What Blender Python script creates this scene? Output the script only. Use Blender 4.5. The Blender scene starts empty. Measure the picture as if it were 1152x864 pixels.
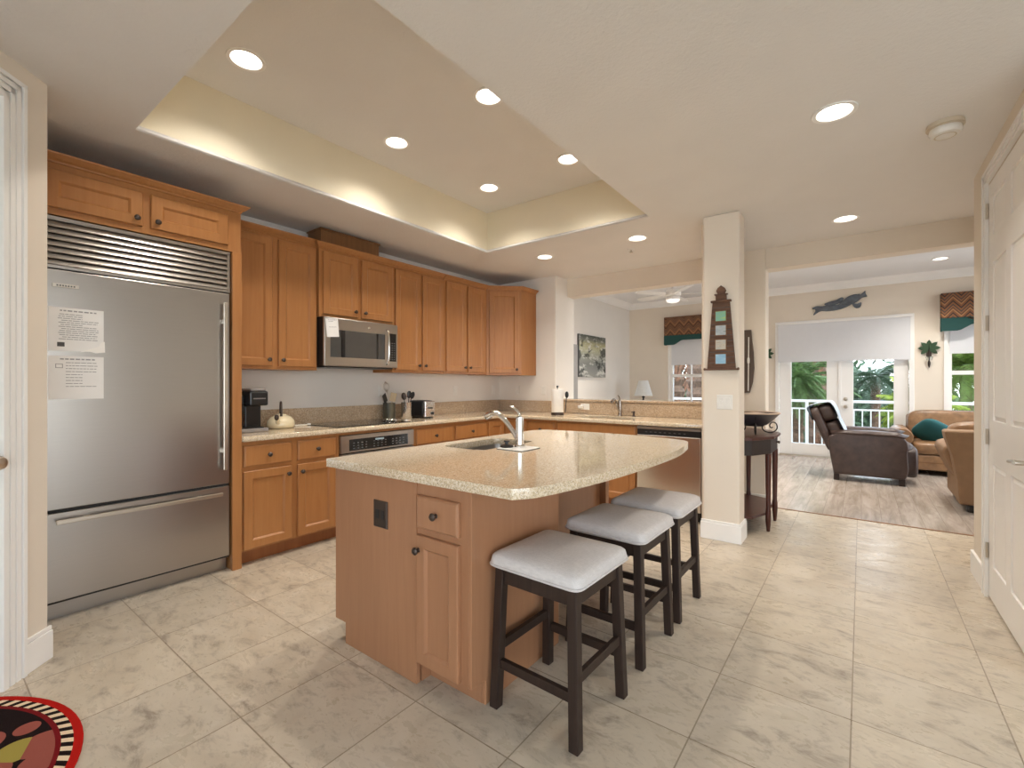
import bpy, bmesh, math, random
from mathutils import Matrix, Vector
PI = math.pi
R = random.Random(7)
SC = bpy.context.scene
COL = SC.collection

# ------------------------------------------------------------------ camera, world, sun, exposure
cam = bpy.data.cameras.new('camera')
cam.sensor_width = 36.0
cam.lens = 519.0 / 1152.0 * 36.0
cam.clip_start = 0.02
cam.clip_end = 300
camo = bpy.data.objects.new('camera', cam)
COL.objects.link(camo)
camo.location = (0, 0, 1.26)
camo.rotation_euler = (PI / 2, 0, math.atan2(393.0, 519.0))
SC.camera = camo

world = bpy.data.worlds.new('world')
SC.world = world
world.use_nodes = True
wn = world.node_tree.nodes
wl = world.node_tree.links
bg = wn['Background']
tc = wn.new('ShaderNodeTexCoord')
sep = wn.new('ShaderNodeSeparateXYZ')
wl.new(tc.outputs['Generated'], sep.inputs[0])
cr = wn.new('ShaderNodeValToRGB')
cr.color_ramp.elements[0].position = 0.0
cr.color_ramp.elements[0].color = (0.95, 0.97, 1.0, 1)
cr.color_ramp.elements[1].position = 0.7
cr.color_ramp.elements[1].color = (0.62, 0.78, 1.0, 1)
wl.new(sep.outputs['Z'], cr.inputs[0])
wl.new(cr.outputs[0], bg.inputs['Color'])
bg.inputs['Strength'].default_value = 5.0

sun = bpy.data.lights.new('sun', 'SUN')
sun.energy = 3.0
sun.angle = 0.01
sun.color = (1.0, 0.95, 0.86)
suno = bpy.data.objects.new('sun', sun)
COL.objects.link(suno)
suno.location = (4, -4, 14)
suno.rotation_euler = Vector((-0.55, 0.45, -0.75)).to_track_quat('-Z', 'Y').to_euler()

CAN_WATT = 62.0
CAN_COL = (1.0, 0.93, 0.83)

def portal(loc, rot, sx, sy):
    l = bpy.data.lights.new('window_daylight', 'AREA')
    l.shape = 'RECTANGLE'
    l.size, l.size_y = sx, sy
    l.cycles.is_portal = True
    o = bpy.data.objects.new('window_daylight', l)
    COL.objects.link(o)
    o.location = loc
    o.rotation_euler = rot

portal((1.0, -3.2, 1.3), (PI / 2, 0, PI), 3.9, 2.4)          # faces +Y
portal((3.5, -0.75, 1.3), (PI / 2, 0, PI / 2), 3.8, 2.4)      # faces -X
portal((3.32, 7.45, 1.35), (PI / 2, 0, PI / 2), 3.7, 2.5)
portal((-0.29, 9.62, 0.95), (PI / 2, 0, 0), 1.8, 1.5)       # faces -Y
portal((-2.55, 9.62, 1.4), (PI / 2, 0, 0), 1.2, 1.3)
portal((1.62, 9.62, 1.4), (PI / 2, 0, 0), 1.2, 1.3)

SC.view_settings.view_transform = 'Standard'
SC.view_settings.look = 'None'
SC.view_settings.gamma = 1.0
SC.view_settings.use_curve_mapping = False
SC.view_settings.exposure = 0.3
SC.cycles.max_bounces = 10
SC.cycles.diffuse_bounces = 6
SC.cycles.transparent_max_bounces = 16
SC.cycles.use_denoising = True
SC.cycles.sample_clamp_indirect = 6.0
SC.cycles.caustics_reflective = False
SC.cycles.caustics_refractive = False

# ------------------------------------------------------------------ materials
MATS = {}
class NT:
    def __init__(s, name):
        s.m = bpy.data.materials.new(name)
        s.m.use_nodes = True
        s.t = s.m.node_tree
        s.b = s.t.nodes['Principled BSDF']
        s.tc = None
        MATS[name] = s.m
    def n(s, typ, **kw):
        x = s.t.nodes.new(typ)
        for k, v in kw.items():
            if k in x.inputs:
                x.inputs[k].default_value = v
            else:
                setattr(x, k, v)
        return x
    def l(s, a, b):
        s.t.links.new(a, b)
    def co(s, scale=(1, 1, 1), loc=(0, 0, 0), rand=False, rot=(0, 0, 0)):
        if s.tc is None:
            s.tc = s.n('ShaderNodeTexCoord')
        mp = s.n('ShaderNodeMapping')
        mp.inputs['Scale'].default_value = scale
        mp.inputs['Location'].default_value = loc
        mp.inputs['Rotation'].default_value = rot
        src = s.tc.outputs['Object']
        if rand:
            oi = s.n('ShaderNodeObjectInfo')
            mu = s.n('ShaderNodeMath', operation='MULTIPLY')
            mu.inputs[1].default_value = 37.0
            s.l(oi.outputs['Random'], mu.inputs[0])
            ad = s.n('ShaderNodeVectorMath', operation='ADD')
            s.l(src, ad.inputs[0])
            s.l(mu.outputs[0], ad.inputs[1])
            src = ad.outputs[0]
        s.l(src, mp.inputs[0])
        return mp.outputs[0]
    def noise(s, vec, scale=5, detail=4, rough=0.5, dist=0.0):
        x = s.n('ShaderNodeTexNoise')
        x.inputs['Scale'].default_value = scale
        x.inputs['Detail'].default_value = detail
        x.inputs['Roughness'].default_value = rough
        x.inputs['Distortion'].default_value = dist
        s.l(vec, x.inputs['Vector'])
        return x.outputs['Fac']
    def ramp(s, fac, stops, interp='LINEAR'):
        x = s.n('ShaderNodeValToRGB')
        e = x.color_ramp.elements
        x.color_ramp.interpolation = interp
        while len(e) < len(stops):
            e.new(0.5)
        for q, (p, c) in zip(e, stops):
            q.position = p
            q.color = (c[0], c[1], c[2], 1) if len(c) == 3 else c
        s.l(fac, x.inputs[0])
        return x.outputs[0]
    def mix(s, fac, a, b, mode='MIX'):
        x = s.n('ShaderNodeMix', data_type='RGBA', blend_type=mode)
        for sock, v in ((x.inputs[0], fac), (x.inputs[6], a), (x.inputs[7], b)):
            if isinstance(v, (int, float)):
                sock.default_value = v
            elif isinstance(v, (tuple, list)):
                sock.default_value = (v[0], v[1], v[2], 1)
            else:
                s.l(v, sock)
        return x.outputs[2]
    def col(s, c):
        if isinstance(c, (tuple, list)):
            s.b.inputs['Base Color'].default_value = (c[0], c[1], c[2], 1)
        else:
            s.l(c, s.b.inputs['Base Color'])
    def set(s, rough=0.5, metal=0.0, spec=None, coat=0.0):
        s.b.inputs['Roughness'].default_value = rough
        s.b.inputs['Metallic'].default_value = metal
        if spec is not None:
            s.b.inputs['Specular IOR Level'].default_value = spec
        if coat:
            s.b.inputs['Coat Weight'].default_value = coat
            s.b.inputs['Coat Roughness'].default_value = 0.1
        return s
    def bump(s, h, strength=0.2, dist=0.01):
        x = s.n('ShaderNodeBump')
        x.inputs['Strength'].default_value = strength
        x.inputs['Distance'].default_value = dist
        s.l(h, x.inputs['Height'])
        s.l(x.outputs[0], s.b.inputs['Normal'])

def plain(name, c, rough=0.5, metal=0.0, spec=None, vary=0.06, coat=0.0):
    s = NT(name)
    f = s.noise(s.co(rand=True), 14, 3)
    s.col(s.ramp(f, [(0.25, [v * (1 - vary) for v in c]), (0.75, [min(1, v * (1 + vary)) for v in c])]))
    return s.set(rough, metal, spec, coat).m

def paint(name, c, bs, strength, rough=0.75):
    s = NT(name)
    v = s.co()
    s.col(s.ramp(s.noise(v, 3, 2), [(0.2, [x * 0.98 for x in c]), (0.8, [min(1, x * 1.02) for x in c])]))
    s.bump(s.noise(v, bs, 3, 0.6), strength, 0.004)
    return s.set(rough, 0, 0.3).m

def wood(name, c1, c2, rough=0.35, gs=(22, 22, 1.6), coat=0.0):
    s = NT(name)
    f = s.noise(s.co(gs, rand=True), 1.6, 6, 0.6, 0.4)
    g = s.noise(s.co((1.2, 1.2, 0.7), rand=True), 1.5, 2)
    a = s.ramp(f, [(0.3, c1), (0.7, c2)])
    s.col(s.mix(s.ramp(g, [(0.3, (0, 0, 0)), (0.75, (0.35, 0.35, 0.35))]), a, [v * 0.75 for v in c1]))
    return s.set(rough, 0, 0.4, coat).m

def granite(name, base, light, dark, rough=0.12, sc=1.0):
    s = NT(name)
    v = s.co()
    n1 = s.noise(v, 55 * sc, 3, 0.6)
    c = s.ramp(n1, [(0.32, [x * 0.78 for x in base]), (0.5, base), (0.68, light)])
    vo = s.n('ShaderNodeTexVoronoi')
    vo.inputs['Scale'].default_value = 170 * sc
    s.l(v, vo.inputs['Vector'])
    fl = s.ramp(vo.outputs['Color'], [(0.0, (0, 0, 0)), (0.66, (0, 0, 0)), (0.72, (1, 1, 1))])
    c = s.mix(fl, c, light)
    vo2 = s.n('ShaderNodeTexVoronoi')
    vo2.inputs['Scale'].default_value = 120 * sc
    s.l(s.co(loc=(3, 5, 7)), vo2.inputs['Vector'])
    fd = s.ramp(vo2.outputs['Color'], [(0.0, (0.85, 0.85, 0.85)), (0.24, (0.8, 0.8, 0.8)), (0.3, (0, 0, 0))])
    c = s.mix(fd, c, dark)
    s.col(c)
    return s.set(rough, 0, 0.8).m

def steel(name, c=(0.62, 0.60, 0.57), rough=0.27, stretch=(2, 2, 160)):
    s = NT(name)
    f = s.noise(s.co(stretch), 3, 3, 0.6)
    s.col(s.ramp(f, [(0.3, [x * 0.975 for x in c]), (0.7, [min(1, x * 1.02) for x in c])]))
    mr = s.n('ShaderNodeMapRange')
    mr.inputs['To Min'].default_value = rough * 0.95
    mr.inputs['To Max'].default_value = rough * 1.1
    s.l(f, mr.inputs['Value'])
    s.set(rough, 1.0)
    s.l(mr.outputs[0], s.b.inputs['Roughness'])
    return s.m

def emit(name, c, strength):
    s = NT(name)
    s.col(c)
    s.b.inputs['Emission Color'].default_value = (c[0], c[1], c[2], 1)
    s.b.inputs['Emission Strength'].default_value = strength
    return s.m

def glass_pane(name):
    s = NT(name)
    tr = s.n('ShaderNodeBsdfTransparent')
    tr.inputs[0].default_value = (0.95, 0.97, 0.97, 1)
    gl = s.n('ShaderNodeBsdfGlossy')
    gl.inputs['Roughness'].default_value = 0.02
    fr = s.n('ShaderNodeFresnel')
    fr.inputs['IOR'].default_value = 1.12
    mx = s.n('ShaderNodeMixShader')
    s.l(fr.outputs[0], mx.inputs[0])
    s.l(tr.outputs[0], mx.inputs[1])
    s.l(gl.outputs[0], mx.inputs[2])
    s.l(mx.outputs[0], s.t.nodes['Material Output'].inputs[0])
    return s.m

M_wall = paint('wall_paint', (0.76, 0.685, 0.59), 90, 0.10)
M_wall_lit = paint('daylit_wall_paint', (0.78, 0.745, 0.70), 90, 0.10)  # lighter copy of the wall paint, window daylight put into the colour
M_ceil = paint('ceiling_paint', (0.78, 0.765, 0.755), 55, 0.5, 0.85)
M_ceil2 = paint('far_ceiling_paint', (0.82, 0.82, 0.83), 55, 0.2, 0.85)
M_tray = paint('warm_lit_tray_paint', (0.86, 0.79, 0.63), 90, 0.08)  # warm lamp light on the tray sides is put into this colour
M_white = paint('white_trim_paint', (0.87, 0.86, 0.845), 60, 0.02, 0.4)
M_door = paint('white_door_paint', (0.88, 0.87, 0.855), 60, 0.02, 0.35)
M_wood = wood('maple_cabinet', (0.365, 0.152, 0.049), (0.43, 0.194, 0.067))
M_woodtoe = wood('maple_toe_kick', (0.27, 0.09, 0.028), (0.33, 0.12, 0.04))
M_woodisl = wood('maple_island_panel', (0.345, 0.165, 0.084), (0.39, 0.193, 0.10), 0.3)
M_crate = wood('brown_duct_box', (0.16, 0.07, 0.025), (0.22, 0.10, 0.035), 0.6)
M_esp = wood('espresso_wood', (0.018, 0.009, 0.006), (0.036, 0.019, 0.013), 0.5)
M_cherry = wood('dark_cherry_wood', (0.055, 0.014, 0.009), (0.10, 0.028, 0.018), 0.3)
M_rustic = wood('rustic_plank_wood', (0.065, 0.03, 0.018), (0.19, 0.10, 0.06), 0.7, (4, 4, 26))
M_drift = wood('grey_driftwood', (0.085, 0.06, 0.045), (0.14, 0.10, 0.08), 0.7)
M_gran = granite('cream_granite', (0.62, 0.49, 0.325), (0.74, 0.65, 0.52), (0.40, 0.31, 0.21), 0.05, 1.9)
M_gran2 = granite('tan_granite', (0.47, 0.34, 0.22), (0.58, 0.47, 0.35), (0.26, 0.19, 0.13), 0.13, 1.6)
M_steel = steel('brushed_steel', (0.44, 0.41, 0.38), 0.28)
M_steelv = steel('brushed_steel_vertical', (0.72, 0.69, 0.65), 0.22, (160, 160, 2))
M_chrome = plain('polished_chrome', (0.78, 0.77, 0.76), 0.09, 1.0)
M_satin = plain('satin_nickel', (0.60, 0.55, 0.48), 0.3, 1.0)
M_nickel = plain('dark_nickel', (0.30, 0.26, 0.23), 0.2, 1.0)
M_key = plain('key_print', (0.11, 0.11, 0.11), 0.5)
M_bronze = plain('dark_bronze', (0.075, 0.055, 0.045), 0.4, 0.7)
M_black = plain('black_plastic', (0.012, 0.012, 0.013), 0.3)
M_blackg = plain('black_glass', (0.010, 0.010, 0.011), 0.05, 0, 0.5)
M_dkgl = plain('smoked_glass', (0.06, 0.058, 0.055), 0.12)
M_grey = plain('grey_plastic', (0.28, 0.26, 0.25), 0.4)
M_dgrey = plain('dark_gap', (0.02, 0.019, 0.018), 0.7)
M_plate = plain('white_plastic', (0.78, 0.76, 0.72), 0.4)
M_paper = plain('white_paper', (0.80, 0.79, 0.78), 0.8, vary=0.02)
M_ink = plain('grey_print', (0.30, 0.30, 0.31), 0.8)
M_inkd = plain('dark_print', (0.08, 0.08, 0.08), 0.8)
M_towel = plain('paper_towel', (0.85, 0.83, 0.80), 0.9, vary=0.02)
M_cream = plain('cream_enamel', (0.76, 0.66, 0.45), 0.15, coat=0.5)
M_ceram = plain('white_ceramic', (0.78, 0.74, 0.66), 0.15)
M_leatherB = plain('brown_leather', (0.045, 0.026, 0.021), 0.40, vary=0.35)
M_leatherT = plain('tan_leather', (0.225, 0.122, 0.058), 0.40, vary=0.3)
M_leatherT2 = plain('tan_suede', (0.215, 0.125, 0.064), 0.6, vary=0.08)
M_teal = plain('teal_fabric', (0.008, 0.09, 0.10), 0.7)
M_tealv = plain('teal_border_fabric', (0.007, 0.055, 0.050), 0.8)
M_throw = plain('pale_blue_throw', (0.44, 0.51, 0.60), 0.9)
M_shade = plain('roller_shade_fabric', (0.70, 0.71, 0.74), 0.9, vary=0.01)
M_iron = plain('black_iron', (0.02, 0.018, 0.017), 0.45, 0.4)
M_bowl = plain('dark_bowl', (0.05, 0.045, 0.05), 0.35)
M_bowlin = plain('beige_bowl_rim', (0.55, 0.42, 0.32), 0.5)
M_palmg = plain('green_metal', (0.035, 0.075, 0.035), 0.5, 0.3)
M_fish = plain('grey_carved_wood', (0.10, 0.115, 0.14), 0.55, vary=0.45)
M_glass = glass_pane('window_glass')
M_lamp = emit('lamp_lens', (1.0, 0.93, 0.82), 6.0)
M_lampdim = emit('lamp_lens_daylight', (1.0, 0.94, 0.86), 2.2)
M_fanlamp = emit('fan_lamp_glass', (1.0, 0.97, 0.92), 0.6)
M_frost = plain('frosted_shade', (0.60, 0.61, 0.61), 0.6)
M_trunk = plain('palm_trunk', (0.10, 0.06, 0.038), 0.9, vary=0.5)
M_dry = plain('dry_fronds', (0.17, 0.085, 0.05), 0.9, vary=0.5)
M_frond = plain('palm_frond', (0.085, 0.145, 0.040), 0.6, vary=0.7)
M_frond2 = plain('dark_frond', (0.035, 0.070, 0.030), 0.6, vary=0.7)
M_lime2 = plain('bright_palm_leaves', (0.13, 0.20, 0.035), 0.6, vary=0.6)
M_lime = plain('lime_leaves', (0.22, 0.28, 0.032), 0.6, vary=0.5)
M_grass = plain('paved_ground', (0.34, 0.31, 0.27), 0.9, vary=0.2)
M_conc = plain('concrete', (0.55, 0.53, 0.50), 0.9)
M_smoke = plain('aged_ivory_plastic', (0.62, 0.54, 0.42), 0.5)
M_mirror = plain('grey_panel', (0.30, 0.29, 0.28), 0.5)

def floor_tile():
    s = NT('stone_floor_tile')
    v = s.co(loc=(0.49, -2.147 + 0.4587 * 20, 0))
    br = s.n('ShaderNodeTexBrick', offset=0.0, squash=1.0)
    for k, q in (('Scale', 1.0), ('Mortar Size', 0.0026), ('Mortar Smooth', 0.1), ('Bias', 0.0), ('Brick Width', 0.46), ('Row Height', 0.4587)):
        br.inputs[k].default_value = q
    br.inputs['Color1'].default_value = (0.0, 0.0, 0.0, 1)
    br.inputs['Color2'].default_value = (1, 1, 1, 1)
    br.inputs['Mortar'].default_value = (0.5, 0.5, 0.5, 1)
    s.l(v, br.inputs['Vector'])
    # per-tile offset for the veins
    ad = s.n('ShaderNodeVectorMath', operation='MULTIPLY_ADD')
    s.l(br.outputs['Color'], ad.inputs[0])
    ad.inputs[1].default_value = (7, 7, 7)
    s.l(s.co(), ad.inputs[2])
    big = s.noise(ad.outputs[0], 3.2, 5, 0.62, 0.9)
    mp = s.n('ShaderNodeMapping')
    mp.inputs['Scale'].default_value = (5.0, 9.0, 5)
    mp.inputs['Rotation'].default_value = (0, 0, 0.6)
    s.l(ad.outputs[0], mp.inputs[0])
    fine = s.noise(mp.outputs[0], 1.3, 9, 0.72, 0.35)
    c = s.ramp(big, [(0.3, (0.46, 0.39, 0.305)), (0.5, (0.535, 0.465, 0.37)), (0.72, (0.58, 0.51, 0.42))])
    d = s.ramp(fine, [(0.33, (0.95, 0.95, 0.95)), (0.41, (0.42, 0.42, 0.42)), (0.49, (0, 0, 0))])
    c = s.mix(d, c, (0.29, 0.24, 0.19))
    tint = s.ramp(br.outputs['Color'], [(0, (0.93, 0.93, 0.93)), (1, (1.03, 1.02, 1.0))])
    c = s.mix(1.0, c, tint, 'MULTIPLY')
    c = s.mix(br.outputs['Fac'], c, (0.27, 0.215, 0.155))
    s.col(c)
    s.set(0.3, 0, 0.45)
    r = s.ramp(fine, [(0.3, (0.42, 0.42, 0.42)), (0.6, (0.26, 0.26, 0.26))])
    s.l(r, s.b.inputs['Roughness'])
    h = s.mix(br.outputs['Fac'], fine, (0.0, 0.0, 0.0))
    s.bump(h, 0.12, 0.004)
    return s.m
M_tile = floor_tile()

def floor_planks():
    s = NT('grey_wood_planks')
    v = s.co(rot=(0, 0, PI / 2))
    br = s.n('ShaderNodeTexBrick', offset=0.37, squash=1.0)
    for k, q in (('Scale', 1.0), ('Mortar Size', 0.0015), ('Mortar Smooth', 0.1), ('Bias', 0.0), ('Brick Width', 1.2), ('Row Height', 0.15)):
        br.inputs[k].default_value = q
    br.inputs['Color1'].default_value = (0, 0, 0, 1)
    br.inputs['Color2'].default_value = (1, 1, 1, 1)
    s.l(v, br.inputs['Vector'])
    ad = s.n('ShaderNodeVectorMath', operation='MULTIPLY_ADD')
    s.l(br.outputs['Color'], ad.inputs[0])
    ad.inputs[1].default_value = (5, 5, 5)
    s.l(s.co((9, 1.1, 1)), ad.inputs[2])
    f = s.noise(ad.outputs[0], 1.6, 6, 0.65, 0.5)
    c = s.ramp(f, [(0.3, (0.255, 0.205, 0.165)), (0.52, (0.365, 0.31, 0.265)), (0.7, (0.44, 0.39, 0.345))])
    c = s.mix(br.outputs['Fac'], c, (0.22, 0.175, 0.14))
    s.col(c)
    s.set(0.22, 0, 0.6)
    return s.m
M_plank = floor_planks()

def flame_stitch():
    s = NT('flame_stitch_fabric')
    s.tc = s.n('ShaderNodeTexCoord')
    sp = s.n('ShaderNodeSeparateXYZ')
    s.l(s.tc.outputs['Object'], sp.inputs[0])
    pp = s.n('ShaderNodeMath', operation='PINGPONG')
    pp.inputs[1].default_value = 0.09
    s.l(sp.outputs['X'], pp.inputs[0])
    ad = s.n('ShaderNodeMath', operation='MULTIPLY_ADD')
    s.l(pp.outputs[0], ad.inputs[0])
    ad.inputs[1].default_value = 1.2
    s.l(sp.outputs['Z'], ad.inputs[2])
    ml = s.n('ShaderNodeMath', operation='MULTIPLY')
    ml.inputs[1].default_value = 5.6
    s.l(ad.outputs[0], ml.inputs[0])
    fr = s.n('ShaderNodeMath', operation='FRACT')
    s.l(ml.outputs[0], fr.inputs[0])
    s.col(s.ramp(fr.outputs[0], [(0, (0.03, 0.02, 0.018)), (0.12, (0.17, 0.07, 0.03)), (0.3, (0.30, 0.15, 0.065)), (0.45, (0.06, 0.03, 0.022)), (0.55, (0.22, 0.10, 0.045)), (0.7, (0.06, 0.045, 0.04)), (0.82, (0.20, 0.085, 0.035))], 'CONSTANT'))
    return s.set(0.85).m
M_flame = flame_stitch()

def seat_fabric():
    s = NT('grey_linen_fabric')
    v = s.co()
    w1 = s.noise(s.co((500, 40, 500)), 1.0, 2)
    w2 = s.noise(s.co((40, 500, 40)), 1.0, 2)
    f = s.mix(0.5, w1, w2)
    s.col(s.ramp(f, [(0.3, (0.50, 0.47, 0.46)), (0.7, (0.66, 0.625, 0.61))]))
    s.bump(f, 0.15, 0.002)
    return s.set(0.85, 0, 0.2).m
M_seat = seat_fabric()

def rug_mat():
    s = NT('fruit_border_rug_pattern')
    s.tc = s.n('ShaderNodeTexCoord')
    sp = s.n('ShaderNodeSeparateXYZ')
    s.l(s.tc.outputs['Object'], sp.inputs[0])
    ln = s.n('ShaderNodeVectorMath', operation='LENGTH')
    s.l(s.tc.outputs['Object'], ln.inputs[0])
    at = s.n('ShaderNodeMath', operation='ARCTAN2')
    s.l(sp.outputs['Y'], at.inputs[0])
    s.l(sp.outputs['X'], at.inputs[1])
    def m(op, a, b=None):
        x = s.n('ShaderNodeMath', operation=op)
        if isinstance(a, float): x.inputs[0].default_value = a
        else: s.l(a, x.inputs[0])
        if b is not None:
            if isinstance(b, float): x.inputs[1].default_value = b
            else: s.l(b, x.inputs[1])
        return x.outputs[0]
    rad = ln.outputs['Value']
    chk = m('GREATER_THAN', m('FRACT', m('ADD', m('MULTIPLY', at.outputs[0], 11.8), m('MULTIPLY', rad, 13.0))), 0.5)
    checks = s.mix(chk, (0.75, 0.58, 0.40), (0.012, 0.006, 0.005))
    vo = s.n('ShaderNodeTexVoronoi')
    vo.inputs['Scale'].default_value = 8.0
    s.l(s.tc.outputs['Object'], vo.inputs['Vector'])
    fruit = s.ramp(vo.outputs['Color'], [(0, (0.28, 0.08, 0.06)), (0.3, (0.42, 0.18, 0.13)), (0.5, (0.32, 0.26, 0.06)), (0.7, (0.36, 0.13, 0.10)), (0.85, (0.06, 0.07, 0.02))], 'CONSTANT')
    gap = m('GREATER_THAN', vo.outputs['Distance'], 0.62)
    inner = s.mix(gap, fruit, (0.012, 0.006, 0.006))
    c = s.mix(m('GREATER_THAN', rad, 0.562), inner, (0.16, 0.008, 0.010))
    c = s.mix(m('GREATER_THAN', rad, 0.577), c, checks)
    c = s.mix(m('GREATER_THAN', rad, 0.609), c, (0.40, 0.010, 0.006))
    s.col(c)
    s.bump(s.noise(s.co(), 300, 2), 0.4, 0.004)
    return s.set(0.95, 0, 0.1).m
M_rug = rug_mat()

def painting(name, stops, sc, dist=2.0, stretch=(1, 1, 1)):
    s = NT(name)
    f = s.noise(s.co(stretch, rand=True), sc, 6, 0.6, dist)
    s.col(s.ramp(f, stops))
    return s.set(0.6).m
def shore():
    s = NT('shore_canvas_print')
    s.tc = s.n('ShaderNodeTexCoord')
    sp = s.n('ShaderNodeSeparateXYZ')
    s.l(s.tc.outputs['Object'], sp.inputs[0])
    mr = s.n('ShaderNodeMapRange')
    mr.inputs['From Min'].default_value = -0.02
    mr.inputs['From Max'].default_value = 0.76
    s.l(sp.outputs['Z'], mr.inputs['Value'])
    base = s.ramp(mr.outputs[0], [(0.0, (0.30, 0.30, 0.28)), (0.3, (0.20, 0.21, 0.20)), (0.5, (0.34, 0.35, 0.30)), (0.66, (0.46, 0.46, 0.30)), (0.78, (0.40, 0.38, 0.22)), (0.88, (0.16, 0.17, 0.14)), (1.0, (0.06, 0.07, 0.06))])
    n1 = s.noise(s.co((1, 1.3, 3.6)), 2.8, 6, 0.65, 0.3)
    n2 = s.noise(s.co((1, 1.6, 2.8), loc=(4, 2, 1)), 2.4, 5, 0.6, 0.4)
    c = s.mix(s.ramp(n1, [(0.52, (0, 0, 0)), (0.60, (0.8, 0.8, 0.8))]), base, (0.66, 0.66, 0.62))
    c = s.mix(s.ramp(n2, [(0.40, (0.9, 0.9, 0.9)), (0.47, (0, 0, 0))]), c, (0.03, 0.035, 0.03))
    s.col(c)
    return s.set(0.6).m
M_art = shore()
M_pic = [painting('tiny_sea_picture', [(0.3, a), (0.55, b), (0.7, c)], 12, 0.5, (1, 1, 3)) for a, b, c in (
    ((0.18, 0.42, 0.50), (0.25, 0.50, 0.30), (0.55, 0.55, 0.12)), ((0.30, 0.36, 0.40), (0.45, 0.50, 0.52), (0.20, 0.25, 0.24)),
    ((0.32, 0.38, 0.42), (0.52, 0.48, 0.40), (0.25, 0.22, 0.18)), ((0.22, 0.42, 0.60), (0.28, 0.48, 0.64), (0.36, 0.54, 0.66)))]

# ------------------------------------------------------------------ mesh building
def frame(loc=(0, 0, 0), deg=0.0):
    return Matrix.Translation(Vector(loc)) @ Matrix.Rotation(math.radians(deg), 4, 'Z')
W = Matrix.Identity(4)

class MB:
    def __init__(s):
        s.bm = bmesh.new()
    def box(s, x0, x1, y0, y1, z0, z1, T=None):
        v = [s.bm.verts.new(p) for p in ((x0, y0, z0), (x1, y0, z0), (x1, y1, z0), (x0, y1, z0), (x0, y0, z1), (x1, y0, z1), (x1, y1, z1), (x0, y1, z1))]
        for f in ((3, 2, 1, 0), (4, 5, 6, 7), (0, 1, 5, 4), (1, 2, 6, 5), (2, 3, 7, 6), (3, 0, 4, 7)):
            s.bm.faces.new([v[i] for i in f])
        if T is not None:
            bmesh.ops.transform(s.bm, matrix=T, verts=v)
        return s
    def loops(s, L, cap0=True, cap1=True, closed=True):
        P = [[s.bm.verts.new(p) for p in l] for l in L]
        n = len(P[0])
        for a, b in zip(P, P[1:]):
            for i in range(n if closed else n - 1):
                j = (i + 1) % n
                s.bm.faces.new((a[i], a[j], b[j], b[i]))
        if cap0: s.bm.faces.new(P[0][::-1])
        if cap1: s.bm.faces.new(P[-1])
        return P
    def lathe(s, prof, c=(0, 0, 0), n=24, axis='Z', cap0=True, cap1=True, sx=1.0):
        L = []
        for r, h in prof:
            ring = []
            for i in range(n):
                a = 2 * PI * i / n
                u, v = r * math.cos(a) * sx, r * math.sin(a)
                if axis == 'Z': p = (c[0] + u, c[1] + v, c[2] + h)
                elif axis == 'Y': p = (c[0] + u, c[1] - h, c[2] + v)     # h goes towards -Y
                else: p = (c[0] + h, c[1] + u, c[2] + v)
                ring.append(p)
            L.append(ring)
        s.loops(L, cap0, cap1)
        return s
    def tube(s, pts, r, n=10, caps=True, closed=False):
        pts = [Vector(p) for p in pts]
        rs = r if isinstance(r, (list, tuple)) else [r] * len(pts)
        L = []
        N = len(pts)
        prev = None
        for i, p in enumerate(pts):
            if closed: d = pts[(i + 1) % N] - pts[i - 1]
            else: d = pts[min(i + 1, N - 1)] - pts[max(i - 1, 0)]
            d.normalize()
            if prev is None:
                a = Vector((0, 0, 1)) if abs(d.z) < 0.9 else Vector((1, 0, 0))
                u = d.cross(a).normalized()
            else:
                u = (prev - d * prev.dot(d)).normalized()
            prev = u
            w = d.cross(u)
            L.append([p + u * rs[i] * math.cos(2 * PI * k / n) + w * rs[i] * math.sin(2 * PI * k / n) for k in range(n)])
        if closed:
            L.append(L[0])
            s.loops(L, False, False)
        else:
            s.loops(L, caps, caps)
        return s
    def prism(s, poly, z0, z1, T=None):
        k = len(s.bm.verts)
        P = s.loops([[(x, y, z0) for x, y in poly], [(x, y, z1) for x, y in poly]])
        if T is not None:
            bmesh.ops.transform(s.bm, matrix=T, verts=[v for l in P for v in l])
        return s
    def prism_xz(s, poly, y0, y1):            # outline in x,z extruded along y
        s.loops([[(x, y1, z) for x, z in poly], [(x, y0, z) for x, z in poly]])
        return s
    def prism_yz(s, poly, x0, x1):
        s.loops([[(x0, y, z) for y, z in poly], [(x1, y, z) for y, z in poly]])
        return s
    def rect_loops(s, x0, x1, z0, z1, prof, cap0=True):   # panel facing -Y: prof = (inset, y)
        s.loops([[(x0 + i, y, z0 + i), (x1 - i, y, z0 + i), (x1 - i, y, z1 - i), (x0 + i, y, z1 - i)] for i, y in prof], cap0, True)
        return s
    def flare(s, x0, x1, y0, y1, prof, l=1, r=1):         # prof = (z, out); grows to -y and, if l/r, sideways
        s.loops([[(x0 - l * o, y0 - o, z), (x1 + r * o, y0 - o, z), (x1 + r * o, y1, z), (x0 - l * o, y1, z)] for z, o in prof])
        return s
    def sup(s, c, h, e=(0.35, 0.35), n=(28, 16), T=None):    # superellipsoid cushion
        def f(w, m): return math.copysign(abs(w) ** m, w)
        L = []
        for j in range(1, n[1]):
            v = -PI / 2 + PI * j / n[1]
            L.append([(c[0] + h[0] * f(math.cos(v), e[0]) * f(math.cos(2 * PI * i / n[0]), e[1]),
                       c[1] + h[1] * f(math.cos(v), e[0]) * f(math.sin(2 * PI * i / n[0]), e[1]),
                       c[2] + h[2] * f(math.sin(v), e[0])) for i in range(n[0])])
        P = s.loops(L)
        if T is not None:
            bmesh.ops.transform(s.bm, matrix=T, verts=[v for l in P for v in l])
        return s

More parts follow.
